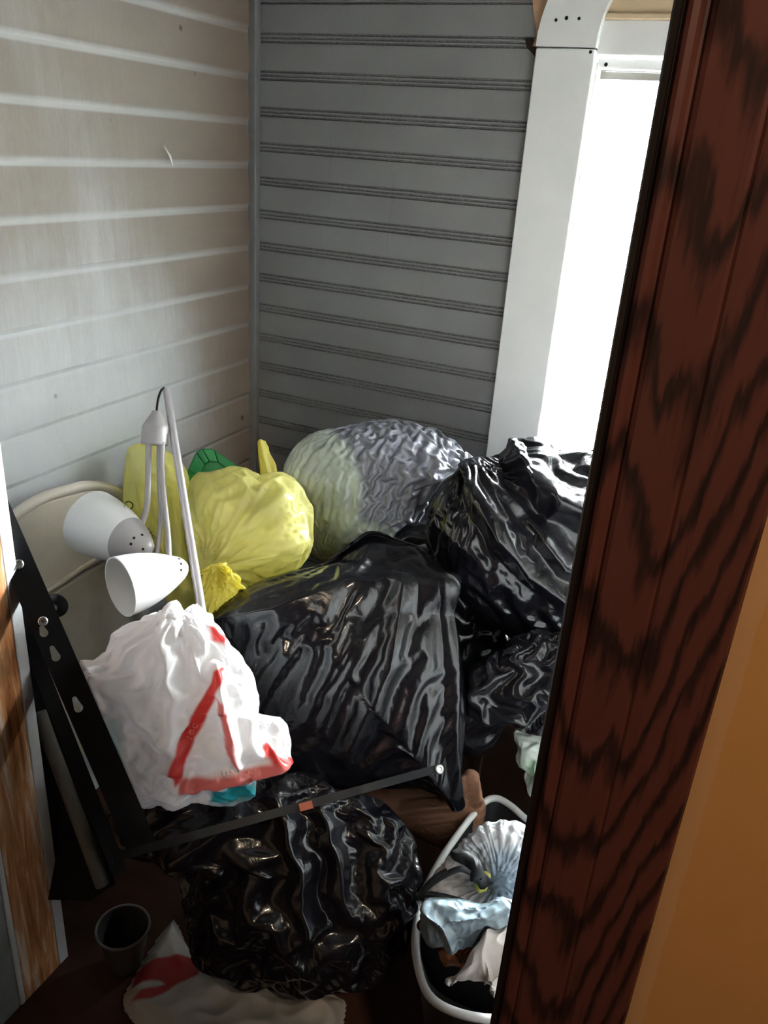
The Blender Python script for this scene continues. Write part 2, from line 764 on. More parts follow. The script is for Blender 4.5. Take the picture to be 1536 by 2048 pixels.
    me.polygons.foreach_set('loop_start', np.arange(len(F)) * 4)
    me.update(calc_edges=True)
    me.polygons.foreach_set('use_smooth', np.ones(len(F), bool))
    if colour is not None:
        at = me.color_attributes.new('print', 'FLOAT_COLOR', 'POINT')
        c = colour(q, L, front)
        at.data.foreach_set('color', np.concatenate([c, np.ones((len(c), 1))], 1).ravel().astype(np.float32))
    ob = bpy.data.objects.new(name, me)
    COL.objects.link(ob)
    BAGTREE[ob.name] = bag_tree
    me.materials.append(mat)
    if parent is not None:
        ob.location = Vector(C) - parent.location
        ob.parent = parent
    else:
        ob.location = Vector(C)
    return ob


def paint(base, layers):
    """colour function: pixel polygons of ink over a base colour"""
    def fn(q, L, front):
        c = np.tile(np.array(base[:3]), (len(q), 1))
        for poly, colr, soft in layers:
            m = (1 - sstep(inpoly_sdf(q, poly), -soft, soft)) * (front > 0.02)
            c = c * (1 - m[:, None]) + np.array(colr[:3]) * m[:, None]
        return c
    return fn


def below_back(y):
    def fn(X):
        X[:, 1] = np.minimum(X[:, 1], y)
        return X
    return fn


def right_of(x, y=None):
    def fn(X):
        X[:, 0] = np.maximum(X[:, 0], x)
        if y is not None:
            X[:, 1] = np.minimum(X[:, 1], y)
        return X
    return fn


# ================================================================== SETTING
XL, YB = -1.15, 1.738            # left wall plane, back wall plane
DF, DB = 0.62, 0.722             # door wall front and back
JX = -0.89                       # left jamb face
CEIL = 2.45

# ---- materials of the shell
t = NT('dirty_white_clapboard')
v = t.pos()
x, y, z = t.sep(v)
fr = t.math('FRACT', t.math('MULTIPLY', t.math('SUBTRACT', z, 1.516), 1 / 0.0904))
big = t.noise(t.pos((1, 3.0, 1.6)), 2.2, 5, 0.62, 0.5)
streak = t.noise(t.pos((1, 34, 2.2)), 3.0, 5, 0.7)
fine = t.noise(t.pos((1, 60, 12)), 6.0, 3, 0.7)
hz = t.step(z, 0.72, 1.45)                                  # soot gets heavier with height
cor = t.step(y, 1.25, 1.66)                                   # towards the corner: brown dirt plus painted corner shadow
dirt_shade = t.math('ADD', t.math('MULTIPLY', hz, 0.85), t.math('MULTIPLY', cor, 0.62))
dirt_shade = t.math('ADD', dirt_shade, t.math('MULTIPLY', t.math('SUBTRACT', big, 0.5), 0.55))
dirt_shade = t.math('ADD', dirt_shade, t.math('MULTIPLY', t.math('SUBTRACT', streak, 0.5), 0.30))
dirt_shade = t.step(dirt_shade, 0.0, 0.95)
dirt_shade = t.math('ADD', t.math('MULTIPLY', dirt_shade, 0.90), t.math('MULTIPLY', t.math('SUBTRACT', fine, 0.5), 0.16))
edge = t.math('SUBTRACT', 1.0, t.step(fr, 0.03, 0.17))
edge = t.math('MAXIMUM', edge, t.step(fr, 0.93, 0.985))       # paler along the lap
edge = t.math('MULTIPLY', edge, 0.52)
dirt_shade = t.math('MULTIPLY', dirt_shade, t.math('SUBTRACT', 1.0, edge))
c = t.mix(dirt_shade, (0.58, 0.595, 0.605, 1), (0.235, 0.193, 0.148, 1))
c = t.mix(t.math('MULTIPLY', t.step(y, 1.40, 1.72), 0.62), c, (0.19, 0.125, 0.09, 1))  # corner shadow painted in as a darker brown
spk = t.n('ShaderNodeTexVoronoi')
t.l(t.pos((1, 1, 1)), spk.inputs['Vector'])
spk.inputs['Scale'].default_value = 8.0
sp = t.math('SUBTRACT', 1.0, t.step(t.math('DIVIDE', spk.outputs['Distance'], t.math('ADD', 0.15, t.sep(spk.outputs['Color'])[0])), 0.025, 0.07))
c = t.mix(t.math('MULTIPLY', sp, 0.85), c, (0.05, 0.04, 0.03, 1))
t.base(c, 0.62, 0.3)
t.bump(t.math('ADD', streak, fine), 0.25, 0.002)
M_CLAP = t.m

t = NT('grey_beadboard_paint')
v = t.pos((2.2, 1, 26))
x, y, z = t.sep(t.pos())
nz = t.noise(t.pos((30, 1, 1.5)), 2.0, 4, 0.6)
n2 = t.noise(t.pos((3, 1, 3)), 1.5, 4)
t_c = t.mix(n2, (0.190, 0.186, 0.183, 1), (0.262, 0.259, 0.263, 1))
t_c = t.mix(t.math('MULTIPLY', t.step(nz, 0.62, 0.8), 0.35), t_c, (0.12, 0.11, 0.10, 1))
groove_attr = t.n('ShaderNodeAttribute', attribute_name='print')          # darker along the grooves
nb = t.noise(t.pos((40, 1, 60)), 4.0, 3, 0.7)
gm = t.math('MULTIPLY', groove_attr.outputs['Fac'], t.math('MULTIPLY', t.step(nb, 0.30, 0.7), 0.75))
t_c = t.mix(gm, t_c, (0.03, 0.028, 0.026, 1))
t.base(t_c, 0.55, 0.35)
t.bump(nz, 0.15, 0.001)
M_BEAD = t.m

M_TRIM = simple('white_trim_paint', (0.76, 0.76, 0.75, 1), 0.42, 0.4, namt=0.05, nscale=14)
M_GREYTRIM = simple('grey_corner_paint', (0.19, 0.19, 0.192, 1), 0.5, 0.4, namt=0.08)
M_CREAM = simple('cream_plaster', (0.62, 0.47, 0.31, 1), 0.8, 0.2, namt=0.08)
M_TAN = simple('bare_tan_plaster', (0.52, 0.33, 0.20, 1), 0.85, 0.2, namt=0.12)
M_HALL = simple('dull_hall_paint', (0.16, 0.10, 0.06, 1), 0.8, 0.2, namt=0.06)
M_FRONTP = simple('dark_grey_board_paint', (0.17, 0.165, 0.16, 1), 0.7, 0.2, namt=0.15)
M_CEIL = simple('ceiling_paint', (0.45, 0.43, 0.40, 1), 0.85, 0.2, namt=0.05)

t = NT('orange_wall_paint')
n1 = t.noise(t.pos(), 9, 4)
n2 = t.noise(t.pos(), 240, 2)
x, y, z = t.sep(t.pos())
wob = t.math('ADD', x, t.math('MULTIPLY', t.math('SUBTRACT', t.noise(t.pos((1, 1, 1)), 26, 5), 0.5), 0.006))
cut = t.math('SUBTRACT', 1.0, t.step(wob, 0.0500, 0.0512))                # paler brushed band beside the casing
c = t.mix(n1, (0.56, 0.27, 0.085, 1), (0.64, 0.31, 0.105, 1))
c = t.mix(t.math('MULTIPLY', cut, 0.75), c, (0.62, 0.34, 0.17, 1))
t.base(c, 0.55, 0.35)
t.bump(n2, 0.12, 0.001)
M_ORANGE = t.m

t = NT('dark_red_oak')
x, y, z = t.sep(t.pos())
x = t.math('ADD', x, 0.050)
w1 = t.noise(t.pos((14, 1, 2.2)), 1.6, 5, 0.6)
w2 = t.noise(t.pos((160, 1, 5)), 1.4, 4, 0.7)
g = t.math('SUBTRACT', t.math('MULTIPLY', z, 1.0), t.math('MULTIPLY', t.math('MULTIPLY', x, x), 48.0))
g = t.math('ADD', g, t.math('MULTIPLY', w1, 0.30))
g = t.math('ADD', g, t.math('MULTIPLY', w2, 0.025))
st = t.math('FRACT', t.math('MULTIPLY', g, 9.5))
bd = t.math('MULTIPLY', t.step(st, 0.0, 0.35), t.math('SUBTRACT', 1.0, t.step(st, 0.40, 0.62)))
bd = t.math('MULTIPLY', bd, t.math('ADD', 0.55, t.math('MULTIPLY', w2, 0.8)))
c = t.mix(bd, (0.112, 0.034, 0.026, 1), (0.024, 0.010, 0.009, 1))
c = t.mix(t.math('MULTIPLY', t.step(w2, 0.58, 0.75), 0.5), c, (0.02, 0.006, 0.005, 1))
c = t.mix(t.math('SUBTRACT', 1.0, t.step(x, -0.0375, -0.0345)), c, (0.010, 0.006, 0.005, 1))
t.base(c, 0.40, 0.5)
t.bump(w2, 0.10, 0.001)
M_OAK = t.m

t = NT('stained_bare_jamb')
a = t.noise(t.pos((10, 34, 3.2)), 1.6, 5, 0.62, 0.8)
b = t.noise(t.pos((10, 120, 6)), 1.4, 4, 0.7)
f = t.math('ADD', t.math('MULTIPLY', a, 0.85), t.math('MULTIPLY', b, 0.28))
c = t.ramp(f, [(0.36, (0.13, 0.035, 0.016)), (0.48, (0.55, 0.20, 0.065)), (0.585, (0.72, 0.34, 0.14)), (0.665, (0.88, 0.70, 0.54))])
t.base(c, 0.45, 0.4)
t.bump(b, 0.2, 0.001)
M_JAMB = t.m

t = NT('worn_floor_boards')
nz = t.noise(t.pos((3, 30, 1)), 2.0, 5, 0.65)
c = t.mix(nz, (0.030, 0.010, 0.007, 1), (0.075, 0.028, 0.018, 1))
t.base(c, 0.6, 0.3)
t.bump(nz, 0.2, 0.002)
M_FLOOR = t.m

# ---- floor, ceiling, walls
struct(MB().box((-2.2, -1.6, -0.06), (1.4, 1.90, 0.0)).build('floor', M_FLOOR))
struct(MB().box((-2.2, -1.6, CEIL), (1.4, 1.90, CEIL + 0.06)).build('ceiling', M_CEIL))
struct(MB().box((-2.24, -1.6, 0), (-2.2, DF, CEIL)).build('wall_hall_left', M_HALL))
struct(MB().box((1.4, -1.6, 0), (1.44, DF, CEIL)).build('wall_hall_right', M_HALL))
struct(MB().box((-2.2, -1.64, 0), (1.4, -1.6, CEIL)).build('wall_hall_rear', M_HALL))
struct(MB().box((-2.2, DF, 0), (-0.992, DB - 0.002, CEIL)).box((-0.992, DF, 2.10), (-0.0715, DB - 0.002, CEIL))
       .box((-0.0715, DF, 0), (1.4, DB - 0.002, CEIL)).build('wall_door', M_ORANGE))
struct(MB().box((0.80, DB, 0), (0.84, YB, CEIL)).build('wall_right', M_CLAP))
struct(MB().box((XL, DB - 0.001, 0), (JX - 0.10, DB + 0.014, CEIL)).box((JX - 0.10, DB - 0.001, 2.10), (-0.0715, DB + 0.014, CEIL))
       .box((-0.0715, DB - 0.001, 0), (0.80, DB + 0.014, CEIL)).build('wall_closet_front', M_FRONTP))

# left wall: lapped boards, profile swept along Y
mb = MB()
z = 1.516 - 0.0904 * 17
prof = []
while z < CEIL:
    prof += [(XL, z + 0.003), (XL + 0.0045, z + 0.012), (XL + 0.004, z + 0.05), (XL + 0.0005, z + 0.0895)]
    z += 0.0904
prof = [(a, max(0, min(CEIL, b))) for a, b in prof]
n = len(prof)
vs = [(a, 0.70, b) for a, b in prof] + [(a, YB + 0.02, b) for a, b in prof]
fs = [(i, i + 1, n + i + 1, n + i) for i in range(n - 1)]
mb.add(vs, fs)
mb.box((XL - 0.08, 0.70, 0), (XL - 0.003, YB + 0.02, CEIL))
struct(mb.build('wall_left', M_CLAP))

WALLL = bpy.data.objects['wall_left']
a, b = PX(328, 292, XL + 0.006), PX(346, 332, XL + 0.012)
MB().tube([a, (a + b) / 2 + np.array([0.004, 0, 0]), b], [0.0008, 0.0022, 0.0006], 6).build('splinter', M_TRIM, WALLL)

# back wall: beadboard with three fine grooves at each joint; X pieces leave the window open
def bead_profile(z0, z1):
    pr = []
    z = 1.597 + 0.0725 * 13 - 0.0725 * 40
    while z < z1 + 0.1:
        # groove group centred on z
        for k, dep in ((-0.0078, 0.0035), (0.0, 0.0030), (0.0075, 0.0045)):
            pr += [(0.0, z - k + 0.0026, 0.0), (dep, z - k + 0.0008, 1.0), (dep, z - k - 0.0008, 1.0), (0.0, z - k - 0.0026, 0.15)]
        z += 0.0725
    pr = sorted(pr, key=lambda p: p[1])
    return [p for p in pr if z0 <= p[1] <= z1]


def bead_piece(name, x0, x1, z0, z1, solid):
    pr = [(0, z0, 0)] + bead_profile(z0 + 0.001, z1 - 0.001) + [(0, z1, 0)]
    n = len(pr)
    vs = [(x0, YB + d, z) for d, z, _ in pr] + [(x1, YB + d, z) for d, z, _ in pr]
    fs = [(i, n + i, n + i + 1, i + 1) for i in range(n - 1)]
    g = [s for _, _, s in pr] * 2
    b = len(vs)
    for (a, c) in solid:
        mbx = MB().box(a, c)
        fs += [tuple(b + i for i in f) for f in mbx.f]
        vs += mbx.v
        g += [0.0] * 8
        b += 8
    me = bpy.data.meshes.new(name)
    me.from_pydata(vs, [], fs)
    at = me.color_attributes.new('print', 'FLOAT_COLOR', 'POINT')
    at.data.foreach_set('color', np.array([(s, s, s, 1) for s in g], np.float32).ravel())
    return struct(link(name, me, M_BEAD))


TH = YB + 0.12
bead_piece('wall_back', XL, -0.47, 0, CEIL, [((XL, YB + 0.006, 0), (WX0 - 0.004, TH, CEIL)), ((WX1 + 0.004, YB + 0.006, 0), (0.82, TH, CEIL)),
                                             ((WX0 - 0.004, YB + 0.006, 0), (WX1 + 0.004, TH, WZ0 - 0.004)),
                                             ((WX0 - 0.004, YB + 0.006, WZ1 + 0.09), (WX1 + 0.004, TH, CEIL))])

# torn edge of the boarding beside the arch: bare plaster shows
pl = [(1068, -40), (1066, 0), (1067, 22), (1072, 52), (1074, 72), (1066, 92), (1078, 96), (1086, 60), (1110, 0), (1122, -40)]
struct(MB().prism([PY(a, b, YB - 0.0015) for a, b in pl], (0, -0.003, 0)).build('trim_4', M_TAN))
pl = [(1050, 78), (1064, 76), (1076, 92), (1074, 118), (1066, 108), (1054, 96)]
M_SOOT = simple('black_rot', (0.035, 0.025, 0.018, 1), 0.9, 0.1)
struct(MB().prism([PY(a, b, YB - 0.001) for a, b in pl], (0, -0.0015, 0)).build('trim_5', M_SOOT))

# corner strip between the two walls
struct(MB().box((XL, YB - 0.020, 0), (XL + 0.022, YB + 0.001, CEIL)).build('trim_1', M_GREYTRIM, bevel=0.004))

# ---- window: casing, arched head, header boards, sash, glass
win = empty('window_1', ((WX0 + WX1) / 2, YB, WZ0))
struct(win)
CW = 0.113
CT = YB - 0.022
ZT = 1.40 + 0.187
MB().box((WX0 - CW, CT, 0.0), (WX0, YB + 0.004, ZT)).build('casing', M_TRIM, win, bevel=0.003)
MB().box((WX1, CT, 0.0), (WX1 + CW, YB + 0.004, ZT)).build('casing', M_TRIM, win, bevel=0.003)
ac = (WX0 + WX1) / 2
ao_, bo, ai, bi = (WX1 - WX0) / 2 + CW, 0.365, (WX1 - WX0) / 2, 0.33
th = np.linspace(0, math.pi, 49)
outer = [(ac - ao_ * math.cos(a), CT - 0.004, ZT + 0.002 + bo * math.sin(a)) for a in th]
inner = [(ac - ai * math.cos(a), CT - 0.004, ZT + 0.002 + bi * math.sin(a)) for a in th]
mb = MB()
for i in range(48):
    mb.prism([outer[i], outer[i + 1], inner[i + 1], inner[i]], (0, 0.03, 0))
arch = mb.build('arched_head', M_TRIM, win, weld=1e-5)
MB().prism(inner, (0, 0.01, 0)).build('tympanum', M_CREAM, win).location = (0, 0.024 - 0.0, 0)
zh = 1.40
MB().box((WX0, YB - 0.012, zh + 0.236), (WX1, YB + 0.02, zh + 0.246)).build('ledge', M_CREAM, win, bevel=0.003)
MB().box((WX0 - 0.002, YB - 0.004, zh + 0.1795), (WX1 + 0.002, YB + 0.05, zh + 0.236)).build('header_board', M_TRIM, win, bevel=0.002)
MB().box((WX0, YB + 0.012, zh + 0.158), (WX1, YB + 0.07, zh + 0.176)).build('stop_board', M_TRIM, win, bevel=0.002)
M_STRIP = simple('dirty_metal_strip', (0.33, 0.31, 0.28, 1), 0.45, 0.5, 0.4)
MB().box((WX0, YB + 0.035, zh + 0.143), (WX1, YB + 0.06, zh + 0.156)).build('weather_strip', M_STRIP, win)
MB().box((WX0, YB + 0.005, WZ0 - 0.004), (WX1, TH, WZ0 + 0.02)).box((WX0 - 0.03, YB - 0.045, WZ0 - 0.004), (WX1 + 0.03, YB + 0.005, WZ0 + 0.02)).build('sill', M_TRIM, win, bevel=0.003)
MB().box((WX0 - 0.001, YB + 0.004, WZ0), (WX0 + 0.004, TH, WZ1)).box((WX1 - 0.004, YB + 0.004, WZ0), (WX1 + 0.001, TH, WZ1)).build('reveal', M_TRIM, win)
sash = MB()
for a, b in (((WX0 + 0.004, WZ0 + 0.02), (WX0 + 0.010, WZ1)), ((WX1 - 0.010, WZ0 + 0.02), (WX1 - 0.004, WZ1)),
             ((WX0 + 0.010, WZ0 + 0.02), (WX1 - 0.010, WZ0 + 0.05)), ((WX0 + 0.010, WZ1 - 0.016), (WX1 - 0.010, WZ1))):
    sash.box((a[0], YB + 0.080, a[1]), (b[0], YB + 0.100, b[1]))
sash.build('sash', M_TRIM, win)
t = NT('window_glass')
tr = t.n('ShaderNodeBsdfTransparent')
tr.inputs[0].default_value = (0.96, 0.98, 0.97, 1)
gl = t.n('ShaderNodeBsdfGlossy')
gl.inputs['Roughness'].default_value = 0.02
fz = t.n('ShaderNodeFresnel')
mx = t.n('ShaderNodeMixShader')
t.l(fz.outputs[0], mx.inputs[0])
t.l(tr.outputs[0], mx.inputs[1])
t.l(gl.outputs[0], mx.inputs[2])
t.l(mx.outputs[0], t.out.inputs[0])
M_GLASS = t.m
MB().box((WX0 + 0.008, YB + 0.088, WZ0 + 0.048), (WX1 - 0.008, YB + 0.091, WZ1 - 0.014)).build('pane', M_GLASS, win)
M_HOLE = simple('nail_hole', (0.02, 0.018, 0.015, 1), 0.9, 0.1, bump=0)
mb = MB()
for a, b, r in ((1112, 40, 0.003), (1133, 36, 0.0035), (1158, 37, 0.003), (1181, 104, 0.003)):
    mb.lathe([(0, 0.0001), (0, r), (0.0008, r * 0.7), (0.0008, 0.0001)], PY(a, b, CT - 0.0041 if b < 80 else CT - 0.0002), (0, -1, 0), 12)
for a, b, r in ((1212, 129, 0.0035),):
    mb.lathe([(0, 0.0001), (0, r), (0.0008, r * 0.7), (0.0008, 0.0001)], PY(a, b, YB + 0.0118), (0, -1, 0), 12)
mb.build('nail_holes', M_HOLE, win)

# ---- doorway: left jamb in bands, right casing with its moulding
JX = -0.89
struct(MB().box((JX - 0.10, 0.640, 0), (JX, 0.7162, 2.06)).build('trim_2', M_JAMB, bevel=0.001))
M_JEDGE = simple('bright_white_paint', (0.86, 0.87, 0.88, 1), 0.35, 0.4, namt=0.03)
struct(MB().box((JX - 0.10, 0.7166, 0.0), (JX + 0.0005, 0.7375, 2.10)).build('trim_3', M_JEDGE, bevel=0.002))
M_GREYPAINT = simple('grey_worn_paint', (0.30, 0.31, 0.30, 1), 0.55, 0.3, namt=0.25, nscale=22)
struct(MB().box((JX - 0.13, 0.585, 0), (JX - 0.001, 0.628, 2.14)).build('trim_6', M_GREYPAINT, bevel=0.002))
struct(MB().box((JX - 0.10, 0.6285, 0), (JX + 0.001, 0.6395, 2.10)).build('trim_7', M_TRIM, bevel=0.003))
struct(MB().box((JX + 0.001, 0.60, 2.06), (-0.0715, 0.744, 2.10)).build('trim_8', M_OAK, bevel=0.002))

CX0, CX1 = -0.0935, 0.0352
pr = [(0, 0.022), (0, 0.003), (0.0015, 0.0015), (0.0055, 0.001), (0.0065, 0.0045), (0.0085, 0.0050), (0.0095, 0.0015), (0.0125, 0.0), (0.0165, 0.0015),
      (0.0195, 0.0055), (0.0215, 0.0065), (0.0235, 0.0040), (0.027, 0.0025), (0.045, 0.0022), (0.064, 0.0030), (0.0665, 0.0042), (0.069, 0.0028),
      (0.075, 0.0026), (0.122, 0.0040), (0.1265, 0.0055), (0.1285, 0.0085), (0.1285, 0.022)]
vs = [(CX0 + a, 0.598 + b, 0.0) for a, b in pr] + [(CX0 + a, 0.598 + b, 2.18) for a, b in pr]
n = len(pr)
mb = MB().add(vs, [(i, (i + 1) % n, n + (i + 1) % n, n + i) for i in range(n)] + [tuple(range(n))[::-1], tuple(range(n, 2 * n))])
struct(mb.build('trim_9', M_OAK))
struct(MB().box((CX0 + 0.001, 0.6202, 0), (-0.0718, 0.742, 2.06)).build('trim_10', M_OAK))

# outside ground far below the window
M_YARD = simple('pale_yard', (0.5, 0.52, 0.45, 1), 0.9, 0.1)
struct(MB().box((-12, 2.4, -3.2), (12, 30, -3.1)).build('ground', M_YARD))

# ================================================================== FILM MATERIALS
BLACK = film('black_bag_film', (0.006, 0.006, 0.009, 1), 0.25, spec=0.42, fine=55, bump=0.34, coat=0.5)
DARK = film('dark_translucent_film', (0.02, 0.02, 0.025, 1), 0.26, spec=1.0, attr='print', fine=70, bump=0.25)
WHITE = film('white_grocery_film', (0.85, 0.85, 0.87, 1), 0.32, trans=0.30, spec=0.5, attr='print', fine=38, bump=0.3)
YELLOW = film('yellow_grocery_film', (0.85, 0.80, 0.16, 1), 0.30, trans=0.5, spec=0.5, attr='print', fine=30, bump=0.25)
GREYF = film('grey_blue_film', (0.36, 0.42, 0.46, 1), 0.28, trans=0.1, spec=0.6, attr='print', fine=60, bump=0.3)
CLOTH = simple('white_cloth', (0.62, 0.58, 0.54, 1), 0.85, 0.2, namt=0.08, nscale=80)
PAPER_B = simple('brown_paper', (0.20, 0.095, 0.055, 1), 0.75, 0.2, namt=0.12)

# ================================================================== BAGS (nearest first; each one behind gives way to those before it)
# white grocery bag with red print
RED = (0.62, 0.045, 0.04)
LRED = (0.70, 0.19, 0.18)
TEAL = (0.02, 0.30, 0.36)
white_print = paint((0.88, 0.88, 0.90), [
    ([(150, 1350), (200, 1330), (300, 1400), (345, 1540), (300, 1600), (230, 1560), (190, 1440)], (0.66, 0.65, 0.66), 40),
    ([(440, 1340), (425, 1350), (395, 1410), (370, 1455), (348, 1505), (341, 1535), (352, 1560), (362, 1552), (382, 1490), (410, 1430), (437, 1370)], RED, 3),
    ([(413, 1263), (450, 1272), (446, 1300), (425, 1288)], RED, 3),
    ([(425, 1398), (440, 1408), (450, 1440), (468, 1500), (470, 1520), (448, 1500), (438, 1450)], LRED, 4),
    ([(358, 1548), (420, 1545), (500, 1525), (580, 1510), (580, 1545), (510, 1558), (420, 1574), (360, 1576)], LRED, 4),
    ([(516, 1492), (530, 1480), (532, 1492), (540, 1503), (580, 1515), (580, 1528), (535, 1520), (516, 1508)], RED, 3),
    ([(420, 1576), (510, 1560), (508, 1592), (460, 1604), (420, 1602)], TEAL, 6),
    ([(205, 1475), (214, 1490), (220, 1515), (208, 1505)], (0.05, 0.32, 0.5), 4),
    ([(225, 1430), (240, 1440), (262, 1520), (245, 1500)], (0.40, 0.58, 0.56), 10)])
ol_white = [(145, 1350), (180, 1327), (213, 1302), (228, 1270), (270, 1246), (318, 1226), (346, 1216), (366, 1223), (387, 1216), (420, 1240), (450, 1273), (481, 1312), (505, 1345),
            (520, 1388), (523, 1430), (558, 1440), (572, 1478), (574, 1538), (535, 1550), (512, 1562), (507, 1592), (455, 1606), (400, 1602), (345, 1620), (290, 1612), (250, 1586),
            (228, 1550), (215, 1500), (190, 1450), (165, 1400)]
RAIL0, RAIL1, RAILW = P(-15, 1003, 1.19), P(287, 1700, 1.165), 0.040


def behind_rail(X):
    """the bag is pressed back by the slotted rail"""
    d = _n(RAIL1 - RAIL0)
    mid = (RAIL0 + RAIL1) / 2
    s = _n(np.cross(d, _n(EYE - mid)))
    nn = _n(np.cross(s, d))
    a = (X - mid) @ s
    h = (X - mid) @ nn
    m = (a > -RAILW / 2 - 0.003) & (a < RAILW / 2 + 0.012)
    X[m] -= nn * np.maximum(h[m] + np.where(a[m] > RAILW / 2 - 0.006, 0.036, 0.005), 0)[:, None]
    return X


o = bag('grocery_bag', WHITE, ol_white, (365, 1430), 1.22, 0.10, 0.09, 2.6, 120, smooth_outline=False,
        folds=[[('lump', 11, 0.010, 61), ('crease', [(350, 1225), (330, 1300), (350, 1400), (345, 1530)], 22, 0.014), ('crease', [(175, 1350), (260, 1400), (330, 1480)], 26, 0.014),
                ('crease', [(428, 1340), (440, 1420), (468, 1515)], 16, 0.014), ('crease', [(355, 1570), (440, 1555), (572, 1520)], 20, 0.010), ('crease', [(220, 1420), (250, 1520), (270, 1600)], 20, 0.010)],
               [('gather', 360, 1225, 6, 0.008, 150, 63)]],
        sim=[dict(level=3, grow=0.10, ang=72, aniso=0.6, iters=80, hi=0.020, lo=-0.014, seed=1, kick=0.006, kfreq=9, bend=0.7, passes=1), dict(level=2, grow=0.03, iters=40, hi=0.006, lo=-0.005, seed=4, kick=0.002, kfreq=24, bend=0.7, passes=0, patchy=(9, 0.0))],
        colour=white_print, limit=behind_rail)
tag(o, 'white plastic grocery bag with red printed bands, in front of the two-shade lamp', 'grocery bag')
WHITEBAG = o

# black bag on the floor in front
o = bag('garbage_bag', BLACK,
        [(232, 1640), (262, 1600), (330, 1575), (430, 1560), (530, 1548), (640, 1565), (740, 1605), (810, 1665), (832, 1740), (828, 1820), (800, 1905), (735, 1968), (640, 1992),
         (540, 1988), (450, 1962), (395, 1925), (362, 1860), (350, 1790), (340, 1735), (290, 1710), (245, 1690)],
        (590, 1765), 1.36, 0.11, 0.14, 2.5, 130,
        folds=[[('lump', 7, 0.016, 51), ('crease', [(560, 1610), (600, 1740), (610, 1850)], 34, 0.022), ('crease', [(640, 1620), (660, 1700), (690, 1830)], 26, 0.014),
                ('crease', [(365, 1720), (430, 1690), (480, 1640)], 30, 0.022)]],
        sim=[dict(level=5, grow=0.12, ang=80, aniso=0.5, iters=80, hi=0.03, lo=-0.02, seed=5, kick=0.008, kfreq=7, bend=0.5), dict(level=2, grow=0.030, iters=40, hi=0.006, lo=-0.005, seed=6, kick=0.0015, kfreq=26, bend=0.4, passes=0)],
        limit=behind_rail, floor=0.0)
tag(o, 'black garbage bag on the floor at the front, under the metal cross rail', 'garbage bag')

# square-cornered black bag in the middle
o = bag('garbage_bag', BLACK,
        [(445, 1250), (470, 1205), (515, 1170), (570, 1148), (620, 1135), (665, 1115), (705, 1088), (742, 1068), (790, 1078), (845, 1105), (876, 1150), (890, 1185),
         (905, 1280), (922, 1400), (926, 1500), (906, 1608), (870, 1585), (790, 1572), (690, 1578), (590, 1570), (510, 1530), (465, 1440), (445, 1340)],
        (690, 1345), 1.47, 0.13, 0.17, 3.4, 150,
        depth=[(740, 1090, 90, -0.07), (880, 1180, 26, 0.025)],
        folds=[[('lump', 5, 0.008, 41), ('crease', [(880, 1175), (886, 1300), (890, 1450), (905, 1600)], 16, 0.014), ('crease', [(450, 1250), (560, 1230), (690, 1180), (880, 1175)], 60, 0.018),
                ('crease', [(800, 1190), (770, 1340), (690, 1500)], 30, 0.010)]],
        sim=[dict(level=5, grow=0.03, ang=60, aniso=0.9, iters=60, hi=0.006, lo=-0.006, seed=8, kick=0.003, kfreq=7, bend=0.5, passes=2), dict(level=2, grow=0.045, ang=62, aniso=1.0, iters=60, hi=0.005, lo=-0.005, seed=9, kick=0.003, kfreq=16, stretch=6, bend=1.0, rest=0.1, passes=1, patchy=(5, 0.1),
                  mask=[([(440, 1260), (690, 1200), (870, 1190), (920, 1400), (910, 1600), (500, 1560), (440, 1400)], 1.0)])])
tag(o, 'big square-cornered black garbage bag in the middle of the heap, stretched tight in slanting wrinkles', 'garbage bag')

# smaller black bag low on the right
o = bag('garbage_bag', BLACK,
        [(935, 1388), (955, 1345), (1000, 1300), (1050, 1275), (1110, 1262), (1180, 1275), (1230, 1330), (1230, 1420), (1180, 1465), (1110, 1468), (1040, 1458), (985, 1447), (950, 1422)],
        (1080, 1365), 1.46, 0.09, 0.11, 2.6, 80,
        folds=[[('lump', 9, 0.014, 31)]],
        sim=[dict(level=4, grow=0.14, iters=80, hi=0.026, lo=-0.018, seed=12, kick=0.006, kfreq=10, bend=0.5), dict(level=2, grow=0.045, iters=40, hi=0.006, lo=-0.005, seed=13, kick=0.0015, kfreq=30, bend=0.4, passes=0)])
tag(o, 'small crumpled black bag tucked below the large one, beside the dark door casing', 'garbage bag')

# large black bag at the right, partly behind the casing
o = bag('garbage_bag', BLACK,
        [(948, 935), (1000, 917), (1050, 905), (1078, 890), (1120, 902), (1180, 898), (1260, 905), (1310, 960), (1330, 1060), (1310, 1180), (1250, 1270),
         (1150, 1300), (1085, 1292), (1030, 1275), (975, 1238), (925, 1192), (885, 1135), (862, 1075), (868, 1015), (900, 965)],
        (1090, 1095), 1.58, 0.15, 0.17, 2.4, 130,
        folds=[[('lump', 6, 0.012, 21), ('pleat', [(960, 1000), (1005, 1075), (1060, 1140), (1130, 1190)], 80, 0.045),
                ('pleat', [(1030, 925), (1060, 975), (1110, 1020), (1180, 1050)], 80, 0.042), ('pleat', [(1085, 1085), (1120, 1130), (1190, 1165)], 50, 0.024)],
               [('gather', 950, 930, 7, 0.008, 200, 25)]],
        sim=[dict(level=5, grow=0.07, ang=-55, aniso=0.8, iters=80, hi=0.022, lo=-0.014, seed=15, kick=0.007, kfreq=6, bend=0.5), dict(level=2, grow=0.030, ang=-55, iters=40, hi=0.005, lo=-0.004, seed=16, kick=0.0015, kfreq=26, bend=0.4, passes=0)],
        limit=below_back(YB - 0.06))
tag(o, 'large shiny black garbage bag with white glare streaks under the bright window', 'garbage bag')

